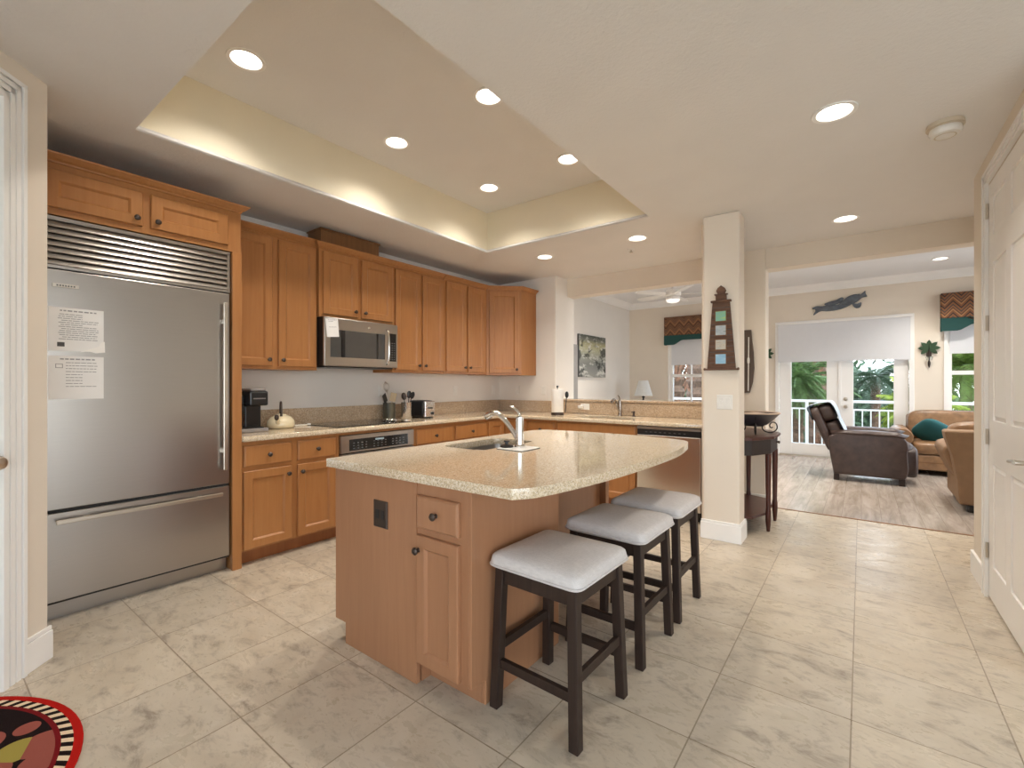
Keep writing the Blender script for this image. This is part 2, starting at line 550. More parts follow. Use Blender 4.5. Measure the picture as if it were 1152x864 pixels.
def setp(o, label=None, cat=None, group=None, kind=None):
    for k, v in (('label', label), ('category', cat), ('group', group), ('kind', kind)):
        if v: o[k] = v
    return o

def link_mesh(name, me, mat):
    o = bpy.data.objects.new(name, me)
    COL.objects.link(o)
    me.materials.append(MATS[mat] if isinstance(mat, str) else mat)
    return o

ROOTM = {}
def rootm(o):
    while o.parent: o = o.parent
    return ROOTM[o.name]

def mk(name, mb, mat, parent=None, F=None, bevel=0.0, smooth=False, seg=2, origin=None):
    """one mesh object; F maps the builder's coordinates to the world (None = coordinates of the parent thing)"""
    bm = mb.bm
    bmesh.ops.remove_doubles(bm, verts=bm.verts, dist=1e-6)
    bmesh.ops.recalc_face_normals(bm, faces=bm.faces)
    T = F
    if parent is not None and F is not None:
        T = rootm(parent).inverted() @ F
    if T is not None:
        bm.transform(T)
    if origin is not None:
        bm.transform(Matrix.Translation(-Vector(origin)))
    me = bpy.data.meshes.new(name)
    bm.to_mesh(me)
    bm.free()
    o = link_mesh(name, me, mat)
    if origin is not None: o.location = origin
    if parent is not None: o.parent = parent
    else: ROOTM[o.name] = Matrix.Translation(Vector(origin)) if origin is not None else W.copy()
    if smooth:
        for p in me.polygons: p.use_smooth = True
        if smooth != 'all':
            me.set_sharp_from_angle(angle=math.radians(40))
    if bevel:
        b = o.modifiers.new('bevel', 'BEVEL')
        b.width = bevel
        b.segments = seg
        b.limit_method = 'ANGLE'
        b.angle_limit = math.radians(40)
        if seg > 2:
            for p in me.polygons: p.use_smooth = True
            me.set_sharp_from_angle(angle=math.radians(180))
    return o

def thing(name, label, cat, loc=(0, 0, 0), deg=0.0, group=None, kind=None):
    o = bpy.data.objects.new(name, None)
    o.empty_display_size = 0.1
    COL.objects.link(o)
    o.location = loc
    o.rotation_euler = (0, 0, math.radians(deg))
    setp(o, label, cat, group, kind)
    ROOTM[o.name] = frame(loc, deg)
    return o

def struct(name, mb, mat, bevel=0.0, F=None, smooth=False):
    o = mk(name, mb, mat, None, F, bevel, smooth)
    o['kind'] = 'structure'
    return o

def outline(outer, holes, z0, z1):
    """flat slab with holes, from 2D outlines"""
    cu = bpy.data.curves.new('outline', 'CURVE')
    cu.dimensions = '2D'
    cu.fill_mode = 'BOTH'
    cu.extrude = (z1 - z0) / 2
    for poly in [outer] + list(holes):
        sp = cu.splines.new('POLY')
        sp.points.add(len(poly) - 1)
        for p, (x, y) in zip(sp.points, poly): p.co = (x, y, 0, 1)
        sp.use_cyclic_u = True
    o = bpy.data.objects.new('outline', cu)
    COL.objects.link(o)
    dg = bpy.context.evaluated_depsgraph_get()
    me = bpy.data.meshes.new_from_object(o.evaluated_get(dg))
    mb = MB()
    mb.bm.from_mesh(me)
    bmesh.ops.translate(mb.bm, vec=(0, 0, (z0 + z1) / 2), verts=mb.bm.verts)
    bpy.data.objects.remove(o)
    bpy.data.curves.remove(cu)
    bpy.data.meshes.remove(me)
    return mb

def circ(x, y, r, n=28):
    return [(x + r * math.cos(2 * PI * i / n), y + r * math.sin(2 * PI * i / n)) for i in range(n)]
def rrect(x0, x1, y0, y1, r, n=6):
    P = []
    for cx, cy, a in ((x1 - r, y1 - r, 0), (x0 + r, y1 - r, 90), (x0 + r, y0 + r, 180), (x1 - r, y0 + r, 270)):
        for i in range(n + 1):
            t = math.radians(a + 90 * i / n)
            P.append((cx + r * math.cos(t), cy + r * math.sin(t)))
    return P
def spline(pts, n=8, closed=False):
    out = []
    N = len(pts)
    rng = range(N if closed else N - 1)
    for i in rng:
        if closed: p0, p1, p2, p3 = (pts[(i + k) % N] for k in (-1, 0, 1, 2))
        else: p0, p1, p2, p3 = pts[max(i - 1, 0)], pts[i], pts[i + 1], pts[min(i + 2, N - 1)]
        for k in range(n):
            t = k / n
            out.append(tuple(0.5 * (2 * b + (c - a) * t + (2 * a - 5 * b + 4 * c - d) * t * t + (3 * b - a - 3 * c + d) * t ** 3) for a, b, c, d in zip(p0, p1, p2, p3)))
    if not closed: out.append(tuple(pts[-1]))
    return out

# ------------------------------------------------------------------ the setting
CZ = 2.63        # kitchen ceiling
TZ = 3.045       # tray ceiling
LZ = 2.97        # living room ceiling
YB = 9.5         # far wall
struct('floor', MB().box(-4.1, 3.5, -3.2, 5.36, -0.1, 0.0), M_tile)
struct('floor_living', MB().box(-4.1, 3.3, 5.36, 9.6, -0.1, 0.0), M_plank)
struct('trim_1', MB().box(-0.77, 1.0, 5.345, 5.372, 0.0, 0.004), M_crate)
struct('wall_left', MB().box(-4.15, -4.0, 0.28, 9.6, 0, 3.05), M_wall_lit)
struct('wall_alcove', MB().prism([(-4.0, 0.28), (-3.06, 0.28), (-3.06, 0.302), (-2.976, 0.399), (-4.0, 0.40)], 0, CZ), M_wall)
# angled wall with a doorway (frame: x along the wall, room on the +y side)
FD = Matrix.Translation((-2.975, 0.40, 0)) @ Matrix.Rotation(-PI / 4, 4, 'Z')
mb = MB().box(0, 0.235, -0.13, 0, 0, CZ).box(1.05, 2.55, -0.13, 0, 0, CZ).box(0.235, 1.05, -0.13, 0, 2.44, CZ)
struct('wall_angled', mb, M_wall, F=FD)
def casing(mb, x0, x1, z0, z1, w=0.1):
    """fluted door casing on the +y side of FD"""
    for k, (a, b, d) in enumerate(((0.01, 0.99, 0.012), (0.0, 0.16, 0.022), (0.24, 0.42, 0.018), (0.5, 0.68, 0.018), (0.78, 1.0, 0.02))):
        mb.box(x0 - w + a * w, x0 - w + b * w, 0, d, z0, z1 + w * (1 - a))
        mb.box(x1 + w - b * w, x1 + w - a * w, 0, d, z0, z1 + w * (1 - a))
        mb.box(x0 - w + a * w, x1 + w - a * w, 0, d, z1 + w * (1 - b), z1 + w * (1 - a))
    return mb
struct('trim_2', casing(MB(), 0.232, 1.05, 0, 2.44, 0.105), M_white, F=FD)
struct('baseboard_angled', MB().box(-0.012, 0.125, 0.0, 0.016, 0, 0.13).box(-0.012, 0.125, 0.0, 0.011, 0.13, 0.15), M_white, 0.003, F=FD)

def six_panel_door(mb, x0, x1, z1, y, th=0.035, rows=((0.21, 0.80), (1.05, 1.96), (2.11, 2.33))):
    """six-panel leaf, panels on both faces; faces at y and y+th"""
    w = x1 - x0
    for s_ in (0, 1):
        mb.box(x0, x1, y + 0.010, y + th - 0.010, 0.012, z1)
    cols = ((x0 + 0.11, x0 + w / 2 - 0.05), (x0 + w / 2 + 0.05, x1 - 0.11))
    xs = [x0, cols[0][0], cols[0][1], cols[1][0], cols[1][1], x1]
    zs = [0.012, rows[0][0], rows[0][1], rows[1][0], rows[1][1], rows[2][0], rows[2][1], z1]
    for ya, yb in ((y, y + 0.010), (y + th - 0.010, y + th)):
        for i in (0, 2, 4): mb.box(xs[i], xs[i + 1], ya, yb, 0.012, z1)
        for j in (0, 2, 4, 6):
            for i in (1, 3): mb.box(xs[i], xs[i + 1], ya, yb, zs[j], zs[j + 1])
        for a, b in cols:
            for c, d in rows:
                i = 0.028
                yy = ya if ya == y else yb
                k = 0.002 if ya == y else -0.002
                base = yb if ya == y else ya
                mb.loops([[(a + q, yv, c + q), (b - q, yv, c + q), (b - q, yv, d - q), (a + q, yv, d - q)] for q, yv in ((0.004, base), (i, yy + k))], False, True)
    return mb
d1 = thing('door_1', None, None, (-2.97, 0.40, 0), kind='structure')
mk('leaf', six_panel_door(MB(), 0.24, 1.04, 2.43, -0.04), M_door, d1, FD)
mk('knob', MB().lathe([(0.03, 0), (0.03, 0.006), (0.012, 0.01), (0.012, 0.035), (0.026, 0.045), (0.03, 0.06), (0.022, 0.074), (0.004, 0.078)], (0.295, 0.005, 0.945), 20, 'Y'), M_satin, d1, FD @ Matrix.Diagonal((1, -1, 1, 1)), smooth=True)

# right wall with a six-panel closet door (frame: x runs towards -Y, room on local -y = -X side)
FR = Matrix.Translation((0.60, 4.32, 0)) @ Matrix.Rotation(-PI / 2, 4, 'Z')
DR0, DR1 = 0.45, 1.36
struct('wall_right', MB().box(0, DR0 - 0.003, 0, 0.12, 0, CZ).box(DR1 + 0.003, 1.45, 0, 0.12, 0, CZ).box(DR0 - 0.003, DR1 + 0.003, 0, 0.12, 2.44, CZ), M_wall, F=FR)
def casing_r(mb, x0, x1, z1, w):
    for a, b, d in ((0.01, 0.99, 0.012), (0.0, 0.25, 0.02), (0.35, 0.6, 0.016), (0.8, 1.0, 0.018)):
        mb.box(x0 - w + a * w, x0 - w + b * w, -d, 0, 0, z1 + w * (1 - a))
        mb.box(x1 + w - b * w, x1 + w - a * w, -d, 0, 0, z1 + w * (1 - a))
        mb.box(x0 - w + a * w, x1 + w - a * w, -d, 0, z1 + w * (1 - b), z1 + w * (1 - a))
    return mb
struct('trim_3', casing_r(MB(), DR0 - 0.003, DR1 + 0.003, 2.44, 0.075), M_white, F=FR)
struct('trim_7', MB().box(DR0 - 0.0029, DR0 + 0.014, 0.0365, 0.119, 0, 2.439).box(DR1 - 0.014, DR1 + 0.0029, 0.0365, 0.119, 0, 2.439).box(DR0 + 0.014, DR1 - 0.014, 0.0365, 0.119, 2.42, 2.439), M_white, F=FR)
d2 = thing('door_2', None, None, (0.6, 3.5, 0), kind='structure')
mk('leaf', six_panel_door(MB(), DR0, DR1, 2.43, 0.0), M_door, d2, FR)
for z in (0.28, 0.95, 1.62, 2.28):
    mk('hinge', MB().lathe([(0.008, 0), (0.008, 0.09)], (DR0 - 0.002, -0.006, z - 0.045), 10).box(DR0 - 0.03, DR0, -0.014, -0.0125, z - 0.045, z + 0.045), M_satin, d2, FR)
hx = DR1 - 0.065
mk('lever_handle', MB().lathe([(0.03, 0), (0.03, 0.008), (0.011, 0.012), (0.011, 0.05)], (hx, 0, 0.905), 18, 'Y').tube([(hx, -0.048, 0.905), (hx - 0.03, -0.05, 0.907), (hx - 0.08, -0.05, 0.902), (hx - 0.115, -0.048, 0.896)], [0.011, 0.010, 0.009, 0.008]), M_satin, d2, FR, smooth=True)
struct('baseboard_right', MB().box(-0.016, DR0 - 0.085, -0.016, 0, 0, 0.15).box(-0.016, 0, 0, 0.12, 0, 0.15), M_white, 0.003, F=FR)
struct('wall_closet', MB().box(0.72, 3.4, 4.2, 4.32, 0, CZ).box(0.72, 3.4, 2.87, 2.99, 0, CZ), M_wall)
struct('wall_hall', MB().box(1.0, 1.1, 4.32, 5.27, 0, CZ), M_wall)

# pass-through wall: stub, half wall, headers, column
struct('wall_stub', MB().box(-4.0, -3.08, 4.98, 5.45, 0, 3.05), M_wall_lit, 0.012)
struct('wall_half', MB().box(-3.08, -1.1, 5.0, 5.2, 0, 1.045), M_wall_lit)
struct('wall_header', MB().box(-3.08, -1.1, 5.27, 5.45, 2.40, 3.05).box(-0.77, 1.0, 5.27, 5.45, 2.42, 3.05), M_wall)
struct('wall_back', MB().box(-1.1, -0.77, 5.27, 5.45, 0, 3.05).box(1.0, 3.2, 5.27, 5.45, 0, 3.05), M_wall, 0.012)
struct('wall_side', MB().box(-1.1, -1.0, 4.17, 5.27, 0, CZ), M_wall)
struct('wall_column', MB().box(-1.04, -0.765, 3.976, 4.175, 0, CZ), M_wall, 0.012)
struct('baseboard_column', MB().box(-1.056, -0.749, 3.960, 3.976, 0, 0.135).box(-0.765, -0.749, 3.976, 4.19, 0, 0.135).box(-1.056, -1.04, 3.976, 4.17, 0, 0.135).box(-1.052, -0.753, 3.964, 3.976, 0.135, 0.155).box(-0.765, -0.753, 3.976, 4.185, 0.135, 0.155), M_white, 0.003)
struct('baseboard_back', MB().box(-1.0, -0.755, 5.255, 5.27, 0, 0.14).box(-0.77, -0.755, 5.27, 5.36, 0, 0.14), M_white, 0.003)

# ceilings with real holes for the cans
TX0, TX1, TY0, TY1 = -3.12, -1.385, 0.755, 3.69
CANS_T = [(-2.70, 1.142), (-2.74, 2.205), (-1.845, 2.195), (-1.855, 3.19), (-2.70, 3.22)]
CANS_C = [(-2.719, 4.178), (-1.678, 4.167), (-0.108, 2.835), (-0.106, 4.715)]
CAN_L = [(0.86, 8.55), (-1.3, 6.3), (-3.0, 6.2), (0.6, 6.5), (2.2, 7.0), (-0.6, 7.5), (-2.9, 6.5)]  # all but the first are unseen, added to brighten the far room
mb = outline([(-4.0, -3.1), (3.4, -3.1), (3.4, 5.27), (-4.0, 5.27)], [[(TX0, TY0), (TX1, TY0), (TX1, TY1), (TX0, TY1)]] + [circ(x, y, 0.082) for x, y in CANS_C], CZ, CZ + 0.03)
struct('ceiling', mb, M_ceil)
mb = outline([(TX0 - 0.03, TY0 - 0.03), (TX1 + 0.03, TY0 - 0.03), (TX1 + 0.03, TY1 + 0.03), (TX0 - 0.03, TY1 + 0.03)], [circ(x, y, 0.082) for x, y in CANS_T], TZ, TZ + 0.03)
struct('ceiling_tray', mb, M_ceil)
t = 0.02
struct('trim_4', MB().box(TX0 - t, TX0 - 0.001, TY0 - t, TY1 + t, CZ + 0.0302, TZ - 0.0002).box(TX1 + 0.001, TX1 + t, TY0 - t, TY1 + t, CZ + 0.0302, TZ - 0.0002).box(TX0, TX1, TY0 - t, TY0 - 0.001, CZ + 0.0302, TZ - 0.0002).box(TX0, TX1, TY1 + 0.001, TY1 + t, CZ + 0.0302, TZ - 0.0002), M_tray)
struct('ceiling_living', outline([(-4.1, 5.3), (3.3, 5.3), (3.3, 9.6), (-4.1, 9.6)], [circ(x, y, 0.082) for x, y in CAN_L], LZ, LZ + 0.03), M_ceil2)
struct('roof', MB().box(-5, 4.5, -4.0, 10.6, 3.25, 3.4), M_conc)

# far wall with its openings, living room right wall, crown
XD0, XD1 = -1.19, 0.61          # french doors
XW = ((-3.13, -1.95), (1.03, 2.21))
ZS, ZH = 0.78, 2.36
mb = MB()
xs = [(-4.1, XW[0][0]), (XW[0][1], XD0), (XD1, XW[1][0]), (XW[1][1], 3.2)]
for a, b in xs: mb.box(a, b, YB, YB + 0.15, 0, 3.05)
for a, b in XW: mb.box(a, b, YB, YB + 0.15, 0, ZS).box(a, b, YB, YB + 0.15, ZH, 3.05)
mb.box(XD0, XD1, YB, YB + 0.15, 2.34, 3.05)
struct('wall_far', mb, M_wall)
struct('wall_living', MB().box(3.2, 3.35, 5.27, 5.6, 0, 3.05).box(3.2, 3.35, 9.3, 9.65, 0, 3.05).box(3.2, 3.35, 5.6, 9.3, 2.6, 3.05).box(3.2, 3.35, 5.6, 9.3, 0, 0.1), M_wall)
struct('trim_5', MB().prism_yz([(YB, LZ - 0.12), (YB, LZ), (YB - 0.10, LZ), (YB - 0.085, LZ - 0.03), (YB - 0.04, LZ - 0.075), (YB - 0.02, LZ - 0.12)], -4.0, 3.2), M_white)
struct('trim_6', MB().loops([[(-4.0, y, LZ - 0.12), (-4.0, y, LZ), (-3.90, y, LZ), (-3.915, y, LZ - 0.03), (-3.96, y, LZ - 0.075), (-3.98, y, LZ - 0.12)] for y in (5.45, YB)]) and (lambda m: (m.loops([[(-4.0, y, LZ - 0.12), (-4.0, y, LZ), (-3.90, y, LZ), (-3.915, y, LZ - 0.03), (-3.96, y, LZ - 0.075), (-3.98, y, LZ - 0.12)] for y in (5.45, YB)]), m)[1])(MB()), M_white)
struct('baseboard_far', MB().box(-3.99, XD0 - 0.09, YB - 0.016, YB, 0, 0.14).box(XD1 + 0.09, 3.2, YB - 0.016, YB, 0, 0.14), M_white, 0.003)

# rooms behind the camera: two unseen glazed walls, invented to let daylight in
struct('wall_rear', MB().box(-1.3, -0.95, -3.25, -3.1, 0, CZ).box(2.95, 3.5, -3.25, -3.1, 0, CZ).box(-0.95, 2.95, -3.25, -3.1, 2.5, CZ).box(-0.95, 2.95, -3.25, -3.1, 0, 0.1), M_wall)
struct('wall_side_rear', MB().box(-1.3, -1.17, -3.25, -1.38, 0, CZ), M_wall)
struct('wall_east', MB().box(3.4, 3.55, -3.25, -2.65, 0, CZ).box(3.4, 3.55, 1.15, 4.3, 0, CZ).box(3.4, 3.55, -2.65, 1.15, 2.5, CZ).box(3.4, 3.55, -2.65, 1.15, 0, 0.1), M_wall)
def added_window_wall(name, F, w, z0, z1, nx, nz=1):
    t_ = thing(name, None, None, F.to_translation(), kind='structure')
    m = MB()
    fr = 0.05
    m.box(0, w, 0.03, 0.09, z0, z0 + fr).box(0, w, 0.03, 0.09, z1 - fr, z1)
    for i in range(nx + 1):
        x = (w - fr) * i / nx
        m.box(x, x + fr, 0.03, 0.09, z0 + fr, z1 - fr)
    mk('window_frame', m, M_white, t_, F)
    mk('pane', MB().box(fr, w - fr, 0.055, 0.061, z0 + fr, z1 - fr), M_glass, t_, F)
    return t_
added_window_wall('window_3', Matrix.Translation((2.95, -3.12, 0)) @ Matrix.Rotation(PI, 4, 'Z'), 3.9, 0.1, 2.5, 4)
added_window_wall('window_4', Matrix.Translation((3.42, -2.65, 0)) @ Matrix.Rotation(PI / 2, 4, 'Z') @ Matrix.Diagonal((1, -1, 1, 1)), 3.8, 0.1, 2.5, 4)

added_window_wall('window_5', Matrix.Translation((3.22, 5.6, 0)) @ Matrix.Rotation(PI / 2, 4, 'Z') @ Matrix.Diagonal((1, -1, 1, 1)), 3.7, 0.1, 2.6, 4)  # unseen living room glazing, added to bring in more daylight

# two double-hung windows in the far wall
for n_, (a, b) in enumerate(XW):
    t_ = thing('window_%d' % (n_ + 1), None, None, (a, YB, ZS), kind='structure')
    f = 0.055
    m = MB()
    y0, y1 = YB + 0.02, YB + 0.09
    m.box(a, a + f, y0, y1, ZS, ZH).box(b - f, b, y0, y1, ZS, ZH).box(a + f, b - f, y0, y1, ZS, ZS + f).box(a + f, b - f, y0, y1, ZH - f, ZH)
    zm = 1.43
    m.box(a + f, b - f, y0, y1 - 0.01, zm - 0.03, zm + 0.03)
    if n_ == 0:
        for q in (1 / 3, 2 / 3):
            x = a + f + (b - a - 2 * f) * q
            m.box(x - 0.014, x + 0.014, y0 + 0.015, y1 - 0.02, ZS + f, ZH - f)
    mk('window_frame', m, M_white, t_, W)
    m = MB().box(a - 0.01, b + 0.01, YB - 0.02, YB + 0.02, ZS - 0.03, ZS - 0.001)
    m.box(a - 0.035, a, YB - 0.012, YB, ZS, ZH + 0.035).box(b, b + 0.035, YB - 0.012, YB, ZS, ZH + 0.035).box(a, b, YB - 0.012, YB, ZH, ZH + 0.035)
    mk('window_sill', m, M_white, t_, W)
    mk('pane', MB().box(a + f, b - f, YB + 0.05, YB + 0.056, ZS + f, ZH - f), M_glass, t_, W)

# french doors
d3 = thing('door_3', None, None, ((XD0 + XD1) / 2, YB, 0), kind='structure')
m = MB()
for x0, x1 in ((XD0 - 0.045, XD0 + 0.015), (XD1 - 0.015, XD1 + 0.045)):
    m.box(x0, x1, YB - 0.02, YB, 0, 2.36)
m.box(XD0 + 0.015, XD1 - 0.015, YB - 0.02, YB, 2.32, 2.36)
mk('door_frame', m, M_white, d3, W, 0.003)
mk('threshold', MB().box(XD0, XD1, YB - 0.01, YB + 0.14, 0, 0.02), M_satin, d3, W)
xm = (XD0 + XD1) / 2
for a, b in ((XD0 + 0.017, xm - 0.004), (xm + 0.004, XD1 - 0.017)):
    g0, g1 = a + 0.18, b - 0.18
    y0, y1 = YB + 0.03, YB + 0.075
    m = MB().box(a, g0, y0, y1, 0.022, 2.318).box(g1, b, y0, y1, 0.022, 2.318).box(g0, g1, y0, y1, 0.022, 0.22).box(g0, g1, y0, y1, 2.16, 2.318)
    lf = mk('leaf', m, M_door, d3, W, 0.003)
    mk('pane', MB().box(g0, g1, YB + 0.05, YB + 0.056, 0.22, 2.16), M_glass, lf, W)
    if a > xm:
        mk('astragal', MB().box(xm - 0.022, xm + 0.022, YB + 0.018, YB + 0.0295, 0.022, 2.318), M_door, lf, W, 0.003)
        kx = a + 0.075
        mk('deadbolt', MB().lathe([(0.03, 0), (0.03, 0.012), (0.018, 0.018), (0.0, 0.02)][:3], (kx, YB + 0.03, 1.01), 16, 'Y'), M_satin, lf, W, smooth=True)
        mk('knob', MB().lathe([(0.032, 0), (0.03, 0.01), (0.012, 0.016), (0.013, 0.03), (0.03, 0.045), (0.025, 0.06), (0.006, 0.066)], (kx, YB + 0.03, 0.88), 18, 'Y'), M_satin, lf, W, smooth=True)

# outdoors
struct('ground', MB().box(-40, 40, -30, 60, -3.3, -3.2), M_grass)
struct('floor_balcony', MB().box(-4.1, 3.5, YB + 0.15, 11.05, -0.25, -0.03), M_conc)

# ------------------------------------------------------------------ cabinetry (frame: x = width, front faces local -y, door fronts at y = -0.02)
def knob(parent, x, z, F=None, y=-0.02, r=0.016):
    mk('knob', MB().lathe([(r * 0.62, 0), (r * 0.45, 0.006), (r * 0.5, 0.012), (r * 0.95, 0.017), (r, 0.022), (r * 0.7, 0.027), (r * 0.15, 0.029)], (x, y, z), 18, 'Y'), M_bronze, parent, F, smooth=True)
def door(root, x0, x1, z0, z1, kn=None, F=None, mat=None, name='door', fw=0.055):
    d = mk(name, MB().rect_loops(x0, x1, z0, z1, [(0, 0.0), (0, -0.016), (0.004, -0.02), (fw, -0.02), (fw + 0.004, -0.017), (fw + 0.010, -0.011), (fw + 0.012, -0.009)]), mat or M_wood, root, F)
    if kn: knob(d, kn[0], kn[1], F)
    return d
def drawer(root, x0, x1, z0, z1, kn=True, F=None, mat=None, name='drawer'):
    d = mk(name, MB().rect_loops(x0, x1, z0, z1, [(0, 0.0), (0, -0.012), (0.004, -0.017), (0.010, -0.02)]), mat or M_wood, root, F)
    if kn: knob(d, (x0 + x1) / 2, (z0 + z1) / 2, F)
    return d
CROWN = [(0.0, 0.0), (0.004, 0.006), (0.012, 0.008), (0.02, 0.02), (0.032, 0.034), (0.040, 0.044), (0.048, 0.046)]
def wall_cab(label, y0, y1, xf, z0, z1, doors, deep=0.31, grp='maple wall cabinets along the left wall', cr=(0, 0), rail=True):
    r = thing('wall_cabinet', label, 'cabinet', (xf - 0.02, y0, z0), 90, grp)
    w = y1 - y0
    h = z1 - z0
    mk('cabinet_body', MB().box(0, w, 0, deep, 0, h), M_wood, r)
    for a, b, kside in doors:
        door(r, a - y0, b - y0, 0.025, h - 0.02, ((b - y0 - 0.03) if kside == 'r' else (a - y0 + 0.03), 0.075))
    mk('crown_moulding', MB().flare(0.001, w - 0.001, -0.001, deep, [(h + z, o) for z, o in CROWN], *cr), M_wood, r)
    return r

# over-fridge cabinet and the tall end panel
FX = -3.40
wall_cab('shallow two-door maple cabinet above the steel refrigerator', 0.42, 1.40, -3.375, 2.155, 2.425, [], deep=0.58, cr=(0, 1), grp='maple wall cabinets along the left wall')
oc = [o for o in COL.objects if o.name.startswith('wall_cabinet')][0]
door(oc, 0.02, 0.435, 0.035, 0.235, (0.405, 0.075))
door(oc, 0.475, 0.895, 0.035, 0.235, (0.505, 0.075))
r = thing('end_panel', 'tall maple end panel between the refrigerator and the coffee maker', 'panel', (-3.38, 1.37, 0))
mk('panel', MB().box(-3.975, -3.40, 1.345, 1.397, 0, 2.152), M_wood, r, W)
mk('face_stile', MB().box(-3.40, -3.375, 1.34, 1.399, 0, 2.152), M_wood, r, W, 0.002)

wall_cab('tall two-door maple wall cabinet above the coffee maker, next to the refrigerator', 1.403, 2.118, -3.66, 1.375, 2.42, [(1.418, 1.743, 'r'), (1.79, 2.103, 'l')])
wall_cab('short two-door maple wall cabinet directly above the microwave', 2.122, 2.905, -3.63, 1.832, 2.41, [(2.152, 2.488, 'r'), (2.53, 2.875, 'l')], deep=0.34, cr=(1, 0))
wall_cab('tall two-door maple wall cabinet just right of the microwave', 2.909, 3.600, -3.66, 1.375, 2.42, [(2.935, 3.266, 'r'), (3.291, 3.600, 'l')])
wall_cab('tall two-door maple wall cabinet beside the diagonal corner cabinet', 3.612, 4.335, -3.66, 1.375, 2.42, [(3.640, 3.960, 'r'), (3.990, 4.297, 'l')])
# diagonal corner cabinet
r = thing('corner_wall_cabinet', 'diagonal one-door maple corner wall cabinet at the end of the run', 'cabinet', (-3.68, 4.345, 1.37), math.degrees(math.atan2(0.295, 0.295)))
poly = [(-3.995, 4.34), (-3.68, 4.34), (-3.375, 4.645), (-3.375, 4.975), (-3.995, 4.975)]
mk('cabinet_body', MB().prism(poly, 1.37, 2.42), M_wood, r, W)
door(r, 0.03, 0.40, 0.025, 1.03, (0.37, 0.07), name='door')
L = []
for z, o in CROWN:
    q = o * 0.414
    L.append([(-3.995, 4.34, 2.42 + z), (-3.68 + o, 4.34, 2.42 + z), (-3.68 + o, 4.34 + q * 0 + 0.0, 2.42 + z), (-3.375 + o, 4.645 - q, 2.42 + z), (-3.375 + o, 4.975, 2.42 + z), (-3.995, 4.975, 2.42 + z)])
m = MB()
m.loops([[l[0], l[1], l[3], l[4], l[5]] for l in L])
mk('crown_moulding', m, M_wood, r, W)
m = MB().box(-3.93, -3.72, 2.18, 2.78, 2.459, 2.60).box(-3.94, -3.71, 2.17, 2.79, 2.60, 2.612)
setp(mk('duct_box', m, M_crate, None, W), 'dark brown vent duct box on top of the cabinet above the microwave', 'box')

# base run on the left wall
def base_cab(label, loc, deg, w, deep=0.58, h=0.86, toe=True, body=True, grp='maple base cabinets under the granite counters'):
    r = thing('base_cabinet', label, 'cabinet', loc, deg, grp)
    mk('cabinet_body', MB().box(0, w, 0, deep, 0.1, h), M_wood, r)
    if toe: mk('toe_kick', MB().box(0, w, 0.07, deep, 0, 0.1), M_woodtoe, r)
    return r
CH = 0.861
BX = -3.395
r = base_cab('maple base cabinet with two drawers and two doors under the coffee maker', (BX, 1.402, 0), 90, 0.723)
drawer(r, 0.012, 0.348, 0.685, 0.832); drawer(r, 0.392, 0.705, 0.685, 0.832)
door(r, 0.012, 0.348, 0.115, 0.655, (0.318, 0.60)); door(r, 0.392, 0.705, 0.115, 0.655, (0.422, 0.60))
# oven housing: frame panels round the oven
r = thing('oven_cabinet', 'maple cabinet frame surrounding the built-in oven below the cooktop', 'cabinet', (BX, 2.127, 0), 90, 'maple base cabinets under the granite counters')
w = 0.815
mk('cabinet_body', MB().box(0, 0.02, 0.0, 0.58, 0.1, CH).box(w - 0.02, w, 0, 0.58, 0.1, CH).box(0.02, w - 0.02, 0, 0.58, 0.1, 0.13), M_wood, r)
mk('top_rail', MB().box(0.02, w - 0.02, -0.002, 0.5, 0.837, CH), M_wood, r)
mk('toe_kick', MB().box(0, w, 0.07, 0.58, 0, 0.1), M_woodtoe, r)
r = thing('oven', 'built-in stainless oven with black control panel under the cooktop', 'oven', (BX, 2.15, 0), 90)
w = 0.765
mk('oven_body', MB().box(0.0, w, 0.0, 0.52, 0.135, 0.835), M_dgrey, r)
mk('trim_frame', MB().box(0.0, w, -0.025, -0.001, 0.69, 0.832), M_steel, r, bevel=0.003)
cp = mk('control_panel', MB().box(0.075, 0.69, -0.028, -0.0251, 0.705, 0.80), M_blackg, r)
m = MB()
for i in range(14):
    for j in range(3):
        if i in (4, 9): continue
        x = 0.11 + i * 0.04
        mk('key', MB().box(x, x + 0.016, -0.0285, -0.0281, 0.72 + j * 0.022, 0.728 + j * 0.022), M_key, cp)
mk('display', MB().box(0.33, 0.42, -0.0288, -0.0281, 0.775, 0.79), emit('oven_display', (0.25, 0.32, 0.34), 0.3), cp)
dr_ = mk('oven_door', MB().box(0.0, w, -0.03, -0.001, 0.14, 0.68), M_steel, r, bevel=0.003)
mk('door_window', MB().box(0.1, w - 0.1, -0.0315, -0.0301, 0.25, 0.55), M_blackg, dr_)
mk('handle', MB().tube([(0.06, -0.075, 0.635), (w - 0.06, -0.075, 0.635)], 0.011).tube([(0.09, -0.075, 0.635), (0.09, -0.029, 0.635)], 0.008).tube([(w - 0.09, -0.075, 0.635), (w - 0.09, -0.029, 0.635)], 0.008), M_chrome, dr_, smooth=True)
r = base_cab('maple base cabinet with two wide drawers below the toaster', (BX, 2.944, 0), 90, 1.058)
drawer(r, 0.015, 0.502, 0.675, 0.822); drawer(r, 0.550, 1.042, 0.675, 0.822)
door(r, 0.015, 0.502, 0.115, 0.655, (0.47, 0.60)); door(r, 0.550, 1.042, 0.115, 0.655, (0.58, 0.60))
r = thing('corner_base_cabinet', 'maple corner base cabinet where the two counters meet', 'cabinet', (-3.4, 4.3, 0), 0, 'maple base cabinets under the granite counters')
poly = [(-3.98, 4.006), (-3.395, 4.006), (-3.395, 4.335), (-2.672, 4.335), (-2.672, 4.975), (-3.98, 4.975)]
